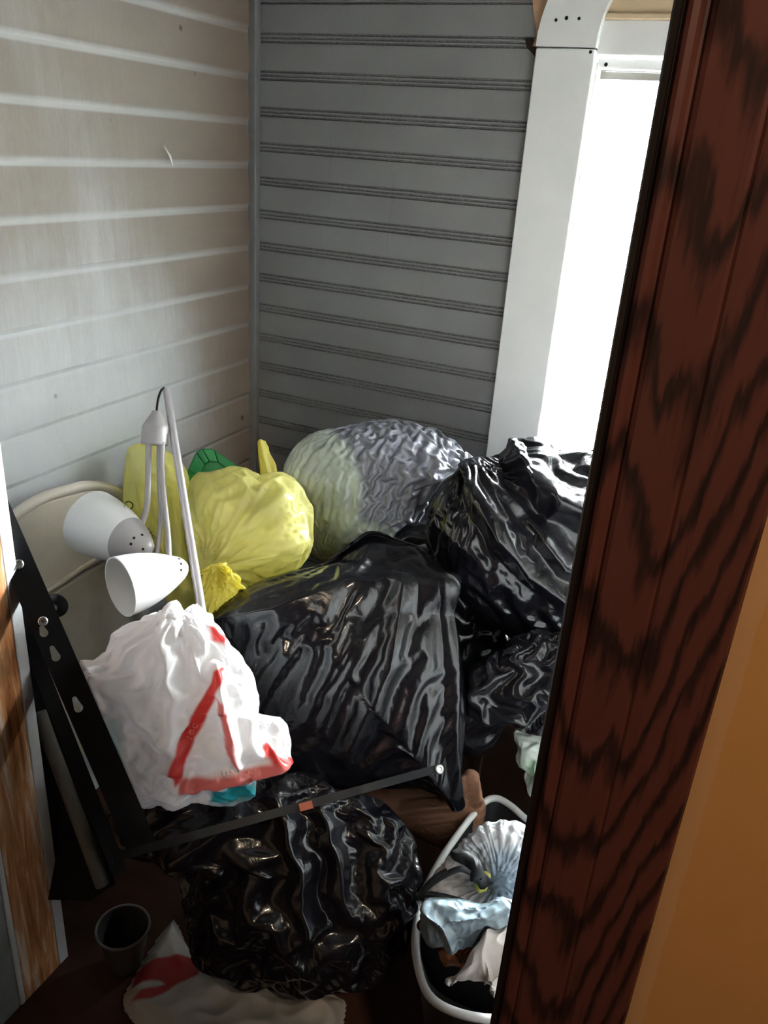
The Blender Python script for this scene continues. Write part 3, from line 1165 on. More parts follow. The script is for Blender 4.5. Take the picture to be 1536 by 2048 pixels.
# black bag wedged in the gap behind
o = bag('garbage_bag', BLACK,
        [(800, 1080), (860, 1060), (930, 1110), (990, 1200), (1030, 1300), (1020, 1400), (990, 1480), (940, 1500), (900, 1450), (880, 1350), (850, 1240), (810, 1150)],
        (920, 1270), 1.66, 0.08, 0.10, 2.4, 60, folds=[[('lump', 8, 0.012, 35)]],
        sim=[dict(level=3, grow=0.10, iters=60, hi=0.02, lo=-0.014, seed=36, kick=0.006, kfreq=8, bend=0.5)])
tag(o, 'black bag wedged in the dark gap between the square-cornered bag and the large glaring one', 'garbage bag')

# yellow bags
o = bag('grocery_bag', YELLOW,
        [(386, 962), (430, 944), (480, 934), (520, 946), (560, 944), (592, 966), (614, 1010), (626, 1060), (620, 1108), (592, 1144), (545, 1168), (500, 1180), (455, 1190), (410, 1190), (385, 1150), (378, 1050)],
        (500, 1062), 1.56, 0.12, 0.12, 2.4, 110,
        folds=[[('lump', 8, 0.008, 71), ('crease', [(420, 1130), (480, 1060), (560, 1000)], 26, 0.008), ('crease', [(440, 1140), (520, 1110), (600, 1080)], 26, 0.008)],
               [('gather', 425, 1130, 7, 0.009, 140, 73)]],
        sim=[dict(level=5, grow=0.07, ang=45, aniso=0.7, iters=70, hi=0.014, lo=-0.01, seed=21, kick=0.005, kfreq=9, bend=0.5), dict(level=2, grow=0.018, ang=45, iters=40, hi=0.003, lo=-0.003, seed=22, kick=0.001, kfreq=22, bend=0.4, passes=0)],
        colour=lambda q, L, f: np.array((0.86, 0.83, 0.33)) * (1 - 0.22 * sstep(pnoise(L * 7, 6), 0.0, 0.5))[:, None], limit=right_of(XL + 0.03))
tag(o, 'round stuffed yellow grocery bag to the right of the grey lamp pole', 'grocery bag')
bag('tied_neck', YELLOW, [(404, 1142), (440, 1128), (475, 1148), (490, 1175), (464, 1206), (441, 1240), (425, 1248), (412, 1225), (402, 1190)], (440, 1186), 1.40, 0.02, 0.06, 2, 56,
    folds=[[('gather', 425, 1130, 5, 0.012, 120, 83)]], sim=[dict(grow=0.16, ang=60, iters=50, hi=0.014, lo=-0.01, seed=23, kick=0.004, kfreq=22)],
    parent=o, colour=lambda q, L, f: np.tile((0.86, 0.78, 0.16), (len(q), 1)), fixed='neck')
bag('handle', YELLOW, [(514, 882), (531, 881), (538, 900), (553, 930), (560, 985), (526, 985), (520, 930)], (533, 935), 1.66, 0.006, 0.006, 3, 40, smooth_outline=False,
    folds=[[('crease', [(522, 884), (530, 920), (545, 980)], 7, 0.008), ('ridge', 40, 0.003, 86, 75, 3)]], parent=o, colour=lambda q, L, f: np.tile((0.84, 0.78, 0.2), (len(q), 1)), fixed='neck')

o = bag('grocery_bag', YELLOW,
        [(250, 990), (252, 930), (263, 902), (290, 888), (315, 893), (345, 915), (368, 945), (380, 990), (392, 1060), (398, 1120), (402, 1190), (398, 1222), (360, 1215), (335, 1200), (333, 1175), (318, 1120), (295, 1085), (268, 1050)],
        (335, 1050), 1.64, 0.05, 0.05, 2.6, 90,
        folds=[[('lump', 8, 0.008, 91), ('crease', [(270, 905), (285, 960), (330, 1000)], 16, 0.008), ('crease', [(300, 950), (360, 970)], 14, 0.008)]],
        sim=[dict(level=5, grow=0.09, ang=80, aniso=0.8, iters=70, hi=0.016, lo=-0.01, seed=31, kick=0.005, kfreq=9, bend=0.5)],
        colour=paint((0.92, 0.88, 0.32), [([(255, 905), (262, 990), (285, 970), (300, 900)], (0.88, 0.85, 0.40), 14)]), limit=right_of(XL + 0.025))
tag(o, 'upright yellow grocery bag behind the lamp arms, dark lettering near its left edge', 'grocery bag')
YUP = o

# pale pillow seen through dark film, tied on its right, top of the heap
PALE = [(560, 800), (655, 860), (700, 900), (715, 960), (722, 1040), (800, 1072), (780, 1110), (600, 1130), (540, 1000)]


def top_col(q, L, front):
    nz = pnoise(L * 9, 4)
    d = inpoly_sdf(q + 14 * nz[:, None], PALE)
    m = 1 - sstep(d, -10, 14)
    pale = np.array((0.44, 0.49, 0.43)) * (1 + 0.25 * pnoise(L * np.array([12, 30, 12]), 8))[:, None]
    return pale * m[:, None] + np.array((0.19, 0.195, 0.23)) * (1 - m[:, None])


top_right = [(650, 850), (720, 835), (860, 830), (960, 920), (900, 1000), (840, 1080), (740, 1060), (715, 960)]
o = bag('garbage_bag', DARK,
        [(568, 945), (595, 895), (640, 866), (700, 849), (755, 840), (800, 839), (850, 852), (905, 884), (938, 918), (946, 938), (925, 968), (895, 1000),
         (865, 1040), (842, 1080), (800, 1105), (720, 1125), (650, 1120), (615, 1080), (592, 1010)],
        (745, 985), 1.76, 0.15, 0.17, 2.4, 140,
        folds=[[('lump', 8, 0.008, 2)], [('gather', 955, 935, 8, 0.006, 200, 7)]],
        sim=[dict(level=2, grow=0.16, ang=70, aniso=0.6, iters=60, hi=0.012, lo=-0.009, seed=2, kick=0.004, kfreq=30, bend=0.5, rest=0.25, passes=0, mask=[(top_right, 1.0)])],
        colour=top_col, limit=below_back(YB - 0.012))
tag(o, 'bag of dark see-through film with pale greyish filling, topmost against the slatted back wall', 'garbage bag')
bag('tied_neck', DARK, [(900, 905), (925, 902), (940, 912), (958, 925), (955, 938), (935, 945), (910, 930)], (928, 924), 1.70, 0.02, 0.02, 2, 30,
    folds=[[('ridge', 60, 0.006, 4)]], parent=o, colour=lambda q, L, f: np.tile((0.10, 0.10, 0.12), (len(q), 1)), fixed='neck')

# brown paper sack squeezed behind
o = bag('paper_sack', PAPER_B, [(735, 1588), (790, 1560), (850, 1560), (915, 1555), (940, 1545), (958, 1575), (970, 1620), (945, 1680), (905, 1700), (850, 1682), (790, 1640), (755, 1610)], (870, 1610), 1.57, 0.05, 0.05, 3.0, 60,
        folds=[[('lump', 7, 0.010, 111), ('crease', [(740, 1590), (800, 1615), (915, 1608)], 18, 0.02), ('crease', [(945, 1550), (950, 1600)], 16, 0.012)]],
        sim=[dict(grow=0.05, ang=10, iters=40, hi=0.01, lo=-0.008, seed=41, kick=0.004, kfreq=12, bend=0.8)])
tag(o, 'crumpled brown paper sack squeezed between the black bags and the rubbish bin', 'paper sack')

# pale bag low on the right
o = bag('grocery_bag', GREYF, [(1030, 1462), (1070, 1450), (1130, 1455), (1190, 1500), (1215, 1600), (1215, 1720), (1180, 1800), (1120, 1800), (1088, 1720), (1070, 1620), (1045, 1545), (1032, 1500)], (1125, 1620), 1.52, 0.05, 0.05, 2.4, 50, floor=0.0,
        folds=[[('lump', 12, 0.008, 101)]], sim=[dict(grow=0.14, iters=50, hi=0.012, lo=-0.01, seed=51, kick=0.004, kfreq=18)],
        colour=paint((0.50, 0.55, 0.50), [([(1050, 1530), (1090, 1530), (1090, 1560), (1055, 1560)], (0.33, 0.50, 0.32), 14)]))
tag(o, 'pale greenish see-through bag under the small black bag, against the dark casing edge', 'grocery bag')

# ================================================================== BIN AND WHAT IS IN IT (front right)
M_BIN = simple('white_bin_plastic', (0.60, 0.59, 0.57, 1), 0.4, 0.5, namt=0.08)
RIMZ = 0.27
rim_px = [(1052, 1640), (1020, 1612), (990, 1598), (962, 1612), (920, 1665), (880, 1724), (848, 1790), (832, 1860), (834, 1925), (856, 1990), (905, 2024), (985, 2040), (1075, 2028), (1150, 1960), (1175, 1850), (1150, 1745), (1100, 1680)]
rim = [PZ(a, b, RIMZ) for a, b in spline(rim_px, 5, True)]
cen = np.mean(rim, 0)
BIN = empty('laundry_bin', (cen[0], cen[1], 0.0))
tag(BIN, 'black open bin with a pale rolled rim, half hidden behind the dark casing', 'bin')
n = len(rim)
mb = MB()
rings = []
for (f_, z_) in ((1.0, RIMZ), (0.985, RIMZ - 0.012), (0.70, 0.012), (0.67, 0.004), (0.0, 0.004)):
    rings.append([np.array([cen[0] + (p[0] - cen[0]) * f_, cen[1] + (p[1] - cen[1]) * f_, z_]) for p in rim])
for (f_, z_) in ((0.0, 0.010), (0.66, 0.010), (0.965, RIMZ - 0.01), (0.98, RIMZ)):
    rings.append([np.array([cen[0] + (p[0] - cen[0]) * f_, cen[1] + (p[1] - cen[1]) * f_, z_]) for p in rim])
vs = [p for r in rings for p in r]
fs = []
for i in range(len(rings)):
    i2 = (i + 1) % len(rings)
    for k in range(n):
        k2 = (k + 1) % n
        fs.append((i * n + k, i * n + k2, i2 * n + k2, i2 * n + k))
mb.add(vs, fs)
mb.build('tub', simple('black_bin_plastic', (0.012, 0.012, 0.013, 1), 0.5, 0.4), BIN, smooth=True, weld=1e-5)
mb = MB()
mb.tube([np.array([cen[0] + (p[0] - cen[0]) * 1.0, cen[1] + (p[1] - cen[1]) * 1.0, p[2] + 0.002]) for p in rim + rim[:1]], 0.0065, 10, False)
mb.build('rolled_rim', M_BIN, BIN, smooth=True)

RIM2, CEN2 = np.array(rim)[:, :2], cen[:2]


def in_bin(X):
    """keep soft contents inside the tapering tub"""
    f = np.clip(0.64 + 0.30 * X[:, 2] / RIMZ, 0.64, 0.94)
    Q = CEN2 + (X[:, :2] - CEN2) / f[:, None]
    a = np.arctan2(Q[:, 1] - CEN2[1], Q[:, 0] - CEN2[0])
    ra = np.arctan2(RIM2[:, 1] - CEN2[1], RIM2[:, 0] - CEN2[0])
    rr_ = np.hypot(RIM2[:, 0] - CEN2[0], RIM2[:, 1] - CEN2[1])
    o_ = np.argsort(ra)
    lim = np.interp(a, ra[o_], rr_[o_], period=2 * math.pi)
    d = np.hypot(Q[:, 0] - CEN2[0], Q[:, 1] - CEN2[1])
    k = np.where((X[:, 2] < RIMZ + 0.004) & (d > lim), lim / np.maximum(d, 1e-9), 1.0)
    X[:, :2] = CEN2 + (X[:, :2] - CEN2) * k[:, None]
    X[:, 2] = np.maximum(X[:, 2], 0.016)
    return X


M_BINFILL = simple('added_black_fill', (0.004, 0.004, 0.004, 1), 0.9, 0.15, namt=0.2)  # added black fill that stands for the dark inside of the bin
o = bag('bin_dark_fill', M_BINFILL, [(838, 1880), (870, 1850), (950, 1840), (1050, 1850), (1120, 1880), (1110, 1960), (1050, 2010), (980, 2024), (912, 2008), (865, 1978), (846, 1930)], (975, 1930), 1.30, 0.035, 0.08, 2.6, 50,
        folds=[[('lump', 9, 0.012, 181)]], fixed=True, limit=in_bin)
tag(o, 'black liner added to darken the front of the bin below the white cloth', 'liner')
o = bag('cloth', CLOTH, [(894, 1966), (905, 1945), (925, 1925), (945, 1885), (965, 1852), (985, 1850), (1030, 1862), (1050, 1900), (1025, 1950), (1000, 1985), (985, 1992), (972, 1962), (945, 1972), (915, 1974)], (970, 1920), 1.17, 0.03, 0.03, 2.4, 80,
        folds=[[('lump', 12, 0.008, 141)], [('streak', 20, 0.014, 143, 62, 3)], [('ridge', 40, 0.003, 145, 62, 2)]])
tag(o, 'creased off-white cloth at the front of the bin, below the blue-grey plastic', 'cloth')
o = bag('plastic_bag', GREYF, [(847, 1838), (858, 1806), (905, 1803), (960, 1800), (1010, 1790), (1060, 1820), (1040, 1862), (985, 1870), (955, 1882), (918, 1890), (880, 1884), (850, 1872)], (950, 1845), 1.19, 0.035, 0.03, 2.6, 80,
        folds=[[('lump', 12, 0.010, 131), ('crease', [(860, 1820), (890, 1850), (905, 1880)], 12, 0.012), ('crease', [(905, 1838), (970, 1830), (1010, 1815)], 12, 0.012)], [('ridge', 30, 0.008, 133, 20, 1.6)], [('ridge', 70, 0.002, 135)]],
        colour=lambda q, L, f: np.array((0.24, 0.31, 0.35)) * (1 + 0.5 * pnoise(L * 25, 9))[:, None])
tag(o, 'crumpled blue-grey plastic bag hanging over the left rim of the bin', 'plastic bag')
M_ORG = simple('orange_brown_wrapper', (0.36, 0.12, 0.035, 1), 0.5, 0.4, namt=0.3, nscale=40)
o = bag('wrapper', M_ORG, [(832, 1846), (850, 1832), (880, 1838), (892, 1880), (900, 1905), (925, 1905), (950, 1890), (955, 1905), (930, 1935), (905, 1925), (870, 1905), (845, 1880)], (885, 1893), 1.20, 0.018, 0.018, 2.4, 50,
        folds=[[('ridge', 16, 0.016, 151)], [('ridge', 40, 0.004, 153)]])
tag(o, 'orange-brown crumpled wrapper inside the bin left of the white cloth', 'wrapper')
o = bag('trash_bag', GREYF, [(846, 1812), (868, 1745), (905, 1690), (945, 1655), (985, 1640), (1050, 1648), (1110, 1700), (1130, 1780), (1090, 1850), (1020, 1850), (960, 1830), (900, 1830)], (985, 1755), 1.28, 0.055, 0.06, 2.4, 100,
        depth=[(950, 1765, 32, -0.06)],
        folds=[[('lump', 8, 0.010, 121)], [('gather', 1000, 1765, 8, 0.006, 120, 123), ('ridge', 26, 0.006, 125, -35, 3, [(940, 1640), (1120, 1640), (1120, 1740), (960, 1740)])], [('ridge', 60, 0.0025, 127)]],
        colour=paint((0.46, 0.47, 0.48), [([(850, 1800), (880, 1720), (930, 1740), (945, 1790), (900, 1810)], (0.50, 0.43, 0.39), 12), ([(985, 1700), (1120, 1700), (1120, 1850), (980, 1840)], (0.26, 0.32, 0.38), 20)]))
tag(o, 'pale grey wrinkled trash bag lying open in the back half of the bin', 'trash bag')
M_LIME = simple('lime_packet', (0.42, 0.40, 0.06, 1), 0.4, 0.5, namt=0.25, nscale=50)
o = bag('packet', M_LIME, [(956, 1748), (972, 1742), (980, 1758), (976, 1782), (960, 1784), (952, 1770)], (966, 1764), 1.225, 0.006, 0.006, 3, 24, folds=[[('ridge', 40, 0.005, 161)]], fixed=True)
tag(o, 'small lime-green packet in the opening of the grey bag in the bin', 'packet')
M_STRAP = simple('black_webbing', (0.012, 0.012, 0.013, 1), 0.6, 0.3, namt=0.1)


def strap_path(pts, dep, r=0.005):
    return spline([P(a, b, d) for a, b, d in [(p[0], p[1], p[2] if len(p) > 2 else dep) for p in pts]], 10)


STR = empty('strap_bundle', P(900, 1760, 1.2))
tag(STR, 'black webbing straps looped over the left side of the bin', 'straps')
for pts in ([(842, 1800), (852, 1775), (872, 1755), (895, 1742)], [(840, 1790), (862, 1768), (890, 1750), (920, 1738), (940, 1745)], [(845, 1788), (880, 1792), (920, 1802), (925, 1806)]):
    MB().tube(strap_path(pts, 1.20), 0.0045, 8).build('strap', M_STRAP, STR, smooth=True)
o = bag('buckle_pad', M_STRAP, [(904, 1712), (920, 1702), (950, 1722), (985, 1750), (992, 1770), (970, 1775), (940, 1752), (915, 1730)], (945, 1738), 1.215, 0.012, 0.012, 2.4, 40,
        folds=[[('ridge', 26, 0.010, 171)]], parent=STR)

# ================================================================== FLOOR LAMP
M_GREYP = simple('grey_lamp_plastic', (0.36, 0.34, 0.34, 1), 0.35, 0.5, namt=0.04)
M_ALU = simple('silver_lamp_pole', (0.52, 0.50, 0.53, 1), 0.30, 0.5, 0.35, namt=0.04)
M_SHADE = film('white_shade_plastic', (0.86, 0.85, 0.84, 1), 0.35, trans=0.15, spec=0.4, bump=0.0)
M_CORD = simple('black_cord', (0.012, 0.012, 0.012, 1), 0.45, 0.4)
p_top, p_bot = P(333, 779, 1.46), P(408, 1250, 1.33)
LAMP = empty('floor_lamp', p_bot)
tag(LAMP, 'grey floor lamp with drooping arms and white cone shades, leaning by the yellow bags', 'lamp')
MB().tube([p_top, P(372, 1025, 1.40), p_bot], [0.0068, 0.0072, 0.0076], 20).build('pole', M_ALU, LAMP, smooth=True)
hub_d = 1.43
hub_top, hub_bot = P(313, 822, hub_d), P(308, 890, hub_d)
ax = hub_bot - hub_top
L_ = np.linalg.norm(ax)
pxm = hub_d / FPX
MB().lathe([(0, 0.0001), (0, 8 * pxm), (0.004, 10 * pxm), (0.42 * L_, 24 * pxm), (0.47 * L_, 26 * pxm), (0.97 * L_, 27 * pxm), (L_, 25 * pxm), (L_, 0.0001)], hub_top, ax, 40).build('hub', M_GREYP, LAMP, smooth=True)
MB().tube(spline([P(328, 776, 1.458), P(322, 782, 1.45), P(316, 800, 1.44), P(313, 824, 1.43)], 8), 0.0022, 8).build('cord', M_CORD, LAMP, smooth=True)
# goosenecks
MB().tube(spline([P(297, 885, 1.42), P(296, 950, 1.415), P(294, 1010, 1.41), P(283, 1048, 1.405), P(276, 1062, 1.40)], 10), 0.0052, 14).build('gooseneck', M_GREYP, LAMP, smooth=True)
MB().tube(spline([P(318, 885, 1.43), P(319, 960, 1.43), P(322, 1020, 1.43), P(317, 1080, 1.425), P(310, 1120, 1.42)], 10), 0.0046, 14).build('gooseneck', M_GREYP, LAMP, smooth=True)
MB().tube(spline([P(325, 885, 1.42), P(324, 940, 1.41), P(330, 1010, 1.39), P(336, 1070, 1.36), P(338, 1116, 1.335)], 10), 0.0046, 14).build('gooseneck', M_GREYP, LAMP, smooth=True)


def lamp_shade(tip, mouth, R, capmat, cap_frac, holes):
    """bullet-shaped shade open at the mouth"""
    ax = mouth - tip
    L = np.linalg.norm(ax)
    axn = ax / L
    prof = [(0.0, 0.08), (0.02, 0.17), (0.06, 0.29), (0.12, 0.40), (0.20, 0.51), (0.28, 0.60), (0.38, 0.70), (0.50, 0.80), (0.64, 0.89), (0.80, 0.96), (1.0, 1.0)]
    cap = [(d, r) for d, r in prof if d <= cap_frac + 1e-6]
    rc = np.interp(cap_frac, [d for d, _ in prof], [r for _, r in prof])
    cap = [(0, 0.0)] + cap + ([(cap_frac, rc)] if cap[-1][0] < cap_frac else [])
    dd = np.concatenate([[cap_frac], [d for d, _ in prof if d > cap_frac + 0.01]])
    body = [(d, np.interp(d, [a for a, _ in prof], [b for _, b in prof])) for d in dd]
    smooth_body = []
    for d in np.linspace(cap_frac, 1.0, 20):
        smooth_body.append((d, np.interp(d, [a for a, _ in prof], [b for _, b in prof])))
    th_ = 0.0022 / R
    outer = [(d * L, r * R) for d, r in smooth_body]
    inner = [(d * L, (r - th_ * 1.2) * R) for d, r in smooth_body][::-1]
    sh = MB().lathe(outer + inner, tip, axn, 48, close=True).build('lamp_shade', M_SHADE, LAMP, smooth=True)
    c = MB().lathe([(d * L - 0.0005, r * R * 1.012) for d, r in cap] + [(cap_frac * L, rc * R * 0.9), (cap_frac * L, 0.0)], tip, axn, 40).build('socket_cap', capmat, sh, smooth=True)
    c.parent = sh
    c.matrix_parent_inverse = Matrix.Translation(LAMP.location).inverted() if False else Matrix.Identity(4)
    # vent holes of the cap
    mb = MB()
    for (hx, hy, d) in holes:
        p = P(hx, hy, d)
        t_ = (p - tip) @ axn
        rr = np.interp(t_ / L, [a for a, _ in prof], [b for _, b in prof]) * R * 1.015
        # slide the point along the sight line onto the cap
        best, bp = 1e9, p
        for dd_ in np.linspace(-0.06, 0.06, 241):
            q = P(hx, hy, d + dd_)
            tt = (q - tip) @ axn
            rad = np.linalg.norm(q - tip - tt * axn)
            rr = np.interp(tt / L, [a for a, _ in prof], [b for _, b in prof]) * R * 1.012
            e = abs(rad - rr)
            if tt > 0 and e < best - 1e-5:
                best, bp = e, q
                if e < 3e-4:
                    break
        tt = (bp - tip) @ axn
        nrm = _n(bp - tip - tt * axn) - 0.6 * axn
        mb.lathe([(0, 0.0), (0.0006, 0.0024), (0.0009, 0.0018), (0.0009, 0.0)], bp, nrm, 12)
    if holes:
        h = mb.build('vent_holes', M_HOLE, sh)
        h.matrix_parent_inverse = Matrix.Identity(4)
    return sh


M_WCAP = simple('white_cap', (0.80, 0.80, 0.80, 1), 0.4, 0.4, namt=0.03)
lamp_shade(P(300, 1103, 1.355), P(183, 1044, 1.425), 0.057, M_GREYP, 0.38, [(268, 1076, 1.37), (262, 1088, 1.365), (284, 1070, 1.36), (286, 1098, 1.36)])
lamp_shade(P(374, 1132, 1.365), P(240, 1174, 1.285), 0.049, M_WCAP, 0.16, [(358, 1118, 1.33), (362, 1128, 1.335), (362, 1140, 1.34)])

# ================================================================== CHAIR (folded, against the left wall)
M_BEIGE = simple('beige_enamel', (0.66, 0.59, 0.50, 1), 0.38, 0.5, namt=0.08, nscale=18)
CXP = -1.095
CHAIR = empty('folding_chair', (CXP, 1.05, 0.0))
tag(CHAIR, 'folded beige metal chair leaning flat on the left wall behind the lamp shades', 'chair')
frame_px = [(-60, 1700), (-30, 1250), (-6, 1085), (12, 1052), (40, 1022), (85, 996), (130, 982), (170, 972), (210, 974), (238, 986), (254, 1010), (262, 1060), (275, 1200), (310, 1500)]
fp = [PX(a, b, CXP) for a, b in spline(frame_px, 6)]
MB().tube(fp, 0.010, 14).build('back_frame', M_BEIGE, CHAIR, smooth=True)
bk = [(0, 1090), (20, 1055), (50, 1028), (95, 1003), (140, 990), (175, 982), (212, 984), (236, 998), (248, 1020), (255, 1065), (258, 1088), (190, 1120), (120, 1165), (70, 1196), (10, 1240)]
MB().prism([PX(a, b, CXP + 0.004) for a, b in bk], (-0.012, 0, 0)).build('backrest', M_BEIGE, CHAIR, bevel=0.004)
MB().tube(spline([PX(a, b, CXP + 0.004) for a, b in [(10, 1240), (70, 1196), (120, 1165), (190, 1120), (258, 1088)]], 6), 0.006, 10).build('back_edge', M_BEIGE, CHAIR, smooth=True)
st = [(20, 1250), (70, 1212), (120, 1180), (190, 1138), (260, 1105), (278, 1250), (292, 1420), (200, 1500), (40, 1560)]
MB().prism([PX(a, b, CXP - 0.012) for a, b in st], (-0.014, 0, 0)).build('seat', M_BEIGE, CHAIR, bevel=0.005)

# ================================================================== BED RAILS
M_BLACKM = simple('black_painted_steel', (0.007, 0.007, 0.008, 1), 0.5, 0.2, namt=0.1)
M_STEEL = simple('zinc_screw', (0.55, 0.55, 0.55, 1), 0.3, 0.5, 0.9)


def rail(name, p0, p1, w, tk, flange_dir, label, cat, holes=(), screws=(), group=None, fl=0.028):
    """angle-iron: a flat face towards the eye and a flange going back; holes = keyhole slots, screws = bolt heads"""
    root = empty(name, p1)
    tag(root, label, cat, group)
    d = _n(p1 - p0)
    mid = (p0 + p1) / 2
    view = _n(EYE - mid)
    s = _n(np.cross(d, view))              # across, on screen
    nn = _n(np.cross(s, d))                # towards the eye
    if nn @ view < 0:
        nn = -nn
    Lh = np.linalg.norm(p1 - p0) / 2
    me = MB().obox(mid, d * Lh, s * w / 2, nn * tk / 2)
    body = me.build('face', M_BLACKM, root)
    if holes:
        cut = MB()
        for (hx, hy, hr, hl) in holes:
            c = _hit(hx, hy, mid, nn)
            pts = []
            a0 = math.acos(0.5)
            # round head and a narrower slot up the rail
            for k in range(19):
                th = a0 + (2 * math.pi - 2 * a0) * k / 18
                pts.append(c - d * hr * math.cos(th) * -1 * -1 + s * hr * math.sin(th))
            pts2 = [c - d * (hl) + s * (-0.5 * hr), c - d * (hl + 0.3 * hr), c - d * (hl) + s * (0.5 * hr)]
            cut.prism([p + nn * 0.02 for p in pts + pts2], -nn * 0.04)
        co = cut.build('cutter', None)
        bmod = body.modifiers.new('cut', 'BOOLEAN')
        bmod.object = co
        bmod.operation = 'DIFFERENCE'
        bmod.solver = 'EXACT'
        dg = bpy.context.evaluated_depsgraph_get()
        dg.update()
        nm = bpy.data.meshes.new_from_object(body.evaluated_get(dg))
        body.modifiers.clear()
        body.data = nm
        bpy.data.objects.remove(co)
    fdir = s * flange_dir
    MB().obox(mid + fdir * (w / 2 - tk / 2) - nn * fl / 2, d * Lh, s * tk / 2, nn * fl / 2).build('flange', M_BLACKM, root)
    for (hx, hy, hr) in screws:
        c = _hit(hx, hy, mid, nn)
        MB().lathe([(0, 0.0), (0, hr), (0.003, hr), (0.0042, hr * 0.8), (0.0042, hr * 0.5), (0.0022, hr * 0.42), (0.0022, 0.0)], c + nn * tk / 2, nn, 24).build('bolt', M_STEEL, root, smooth=True)
    return root, d, s, nn


def _hit(px, py, p, nrm):
    r = ray(px, py)
    return EYE + r * ((p - EYE) @ nrm) / (r @ nrm)


rail('bed_rail', RAIL0, RAIL1, RAILW, 0.0035, 1,
     'black steel bed rail with keyhole slots, slanting down along the white bag', 'bed rail',
     holes=[(88, 1266, 0.0058, 0.010), (112, 1314, 0.0062, 0.016), (157, 1416, 0.0062, 0.016)],
     screws=[(38, 1129, 0.0068), (86, 1243, 0.0068)])
rail('bed_rail', P(-20, 1085, 1.27), P(240, 1745, 1.24), 0.022, 0.0035, 1,
     'narrow black steel bed rail just left of the slotted one', 'bed rail')
rail('bed_rail', P(890, 1533, 1.285), P(225, 1716, 1.10), 0.012, 0.0035, -1,
     'black steel cross rail lying over the front black garbage bag', 'bed rail', screws=[(877, 1539, 0.0072)], fl=0.02)
crossr = bpy.data.objects['bed_rail.002']
M_STICK = simple('orange_sticker', (0.30, 0.05, 0.02, 1), 0.4, 0.4, namt=0.3)
mb = MB()
c = P(612, 1612, 1.196)
dd = _n(P(890, 1533, 1.285) - P(225, 1716, 1.10))
ss = _n(np.cross(dd, _n(EYE - c)))
mb.obox(c, dd * 0.010, ss * 0.0055, _n(EYE - c) * 0.0006).build('sticker', M_STICK, crossr)
# dark bed panel behind the rails
BP = empty('bed_headboard', P(180, 1760, 1.34))
tag(BP, 'black bed headboard panel leaning behind the steel rails next to the doorway jamb', 'headboard')
pp = [(14, 1120), (36, 1170), (112, 1400), (188, 1640), (225, 1770), (180, 1800), (60, 1800), (20, 1500)]
pd = lambda b: 1.36 + (b - 1120) / 680 * 0.06
q = [P(a, b, pd(b)) for a, b in pp]
MB().prism(q, -_n(EYE - q[3]) * 0.014).build('board', M_BLACKM, BP, bevel=0.002)
MB().tube([q[0], q[2], q[4]], 0.005, 8).build('edge_strip', M_BLACKM, BP, smooth=True)

# black round glide foot
GL = empty('glide_foot', P(100, 1232, 1.30))
tag(GL, 'round black rubber glide foot on a short stem beside the slotted rail', 'glide foot')
c = P(112, 1209, 1.34)
axg = _n(P(86, 1250, 1.27) - P(112, 1209, 1.34))
MB().lathe([(0, 0.0), (0, 0.018), (0.003, 0.0205), (0.006, 0.0205), (0.009, 0.015), (0.011, 0.006), (0.011, 0.0)], c, axg, 32).build('pad', simple('black_rubber', (0.012, 0.012, 0.012, 1), 0.3, 0.5), GL, smooth=True)
MB().lathe([(0.010, 0.0055), (0.050, 0.0055), (0.050, 0.0)], c, axg, 16).build('stem', M_STEEL, GL, smooth=True)
# pale pole in the dark
M_POLE = simple('dull_grey_pole', (0.16, 0.15, 0.13, 1), 0.5, 0.4)
o = MB().tube([P(78, 1425, 1.33), P(205, 1770, 1.36)], 0.0115, 16).build('pole', M_POLE, smooth=True)
o.name = 'broom_handle'
tag(o, 'dull grey handle standing in the dark corner behind the rails', 'handle')

# ================================================================== GREEN LID
M_GREEN = simple('green_plastic', (0.012, 0.25, 0.075, 1), 0.4, 0.5, namt=0.06)
gl = [(374, 962), (376, 940), (392, 905), (404, 897), (428, 899), (470, 928), (520, 965), (540, 1010), (400, 1010)]
LID = empty('bin_lid', P(430, 950, 1.74))
tag(LID, 'green plastic bin lid poking up between the yellow bags', 'lid')
ctr = np.array([440, 970.0])
MB().prism([P(a, b, 1.74) for a, b in gl], -_n(EYE - P(430, 950, 1.74)) * 0.012).build('panel', M_GREEN, LID, bevel=0.004)
gi = [ctr + (np.array(p) - ctr) * 0.72 + (4, 6) for p in gl]
mb = MB()
vw = _n(EYE - P(430, 950, 1.74))
for i in range(len(gl)):
    j = (i + 1) % len(gl)
    mb.prism([P(*gl[i], 1.74), P(*gl[j], 1.74), P(*gi[j], 1.74), P(*gi[i], 1.74)], vw * 0.008)
mb.build('raised_border', M_GREEN, LID, bevel=0.003)

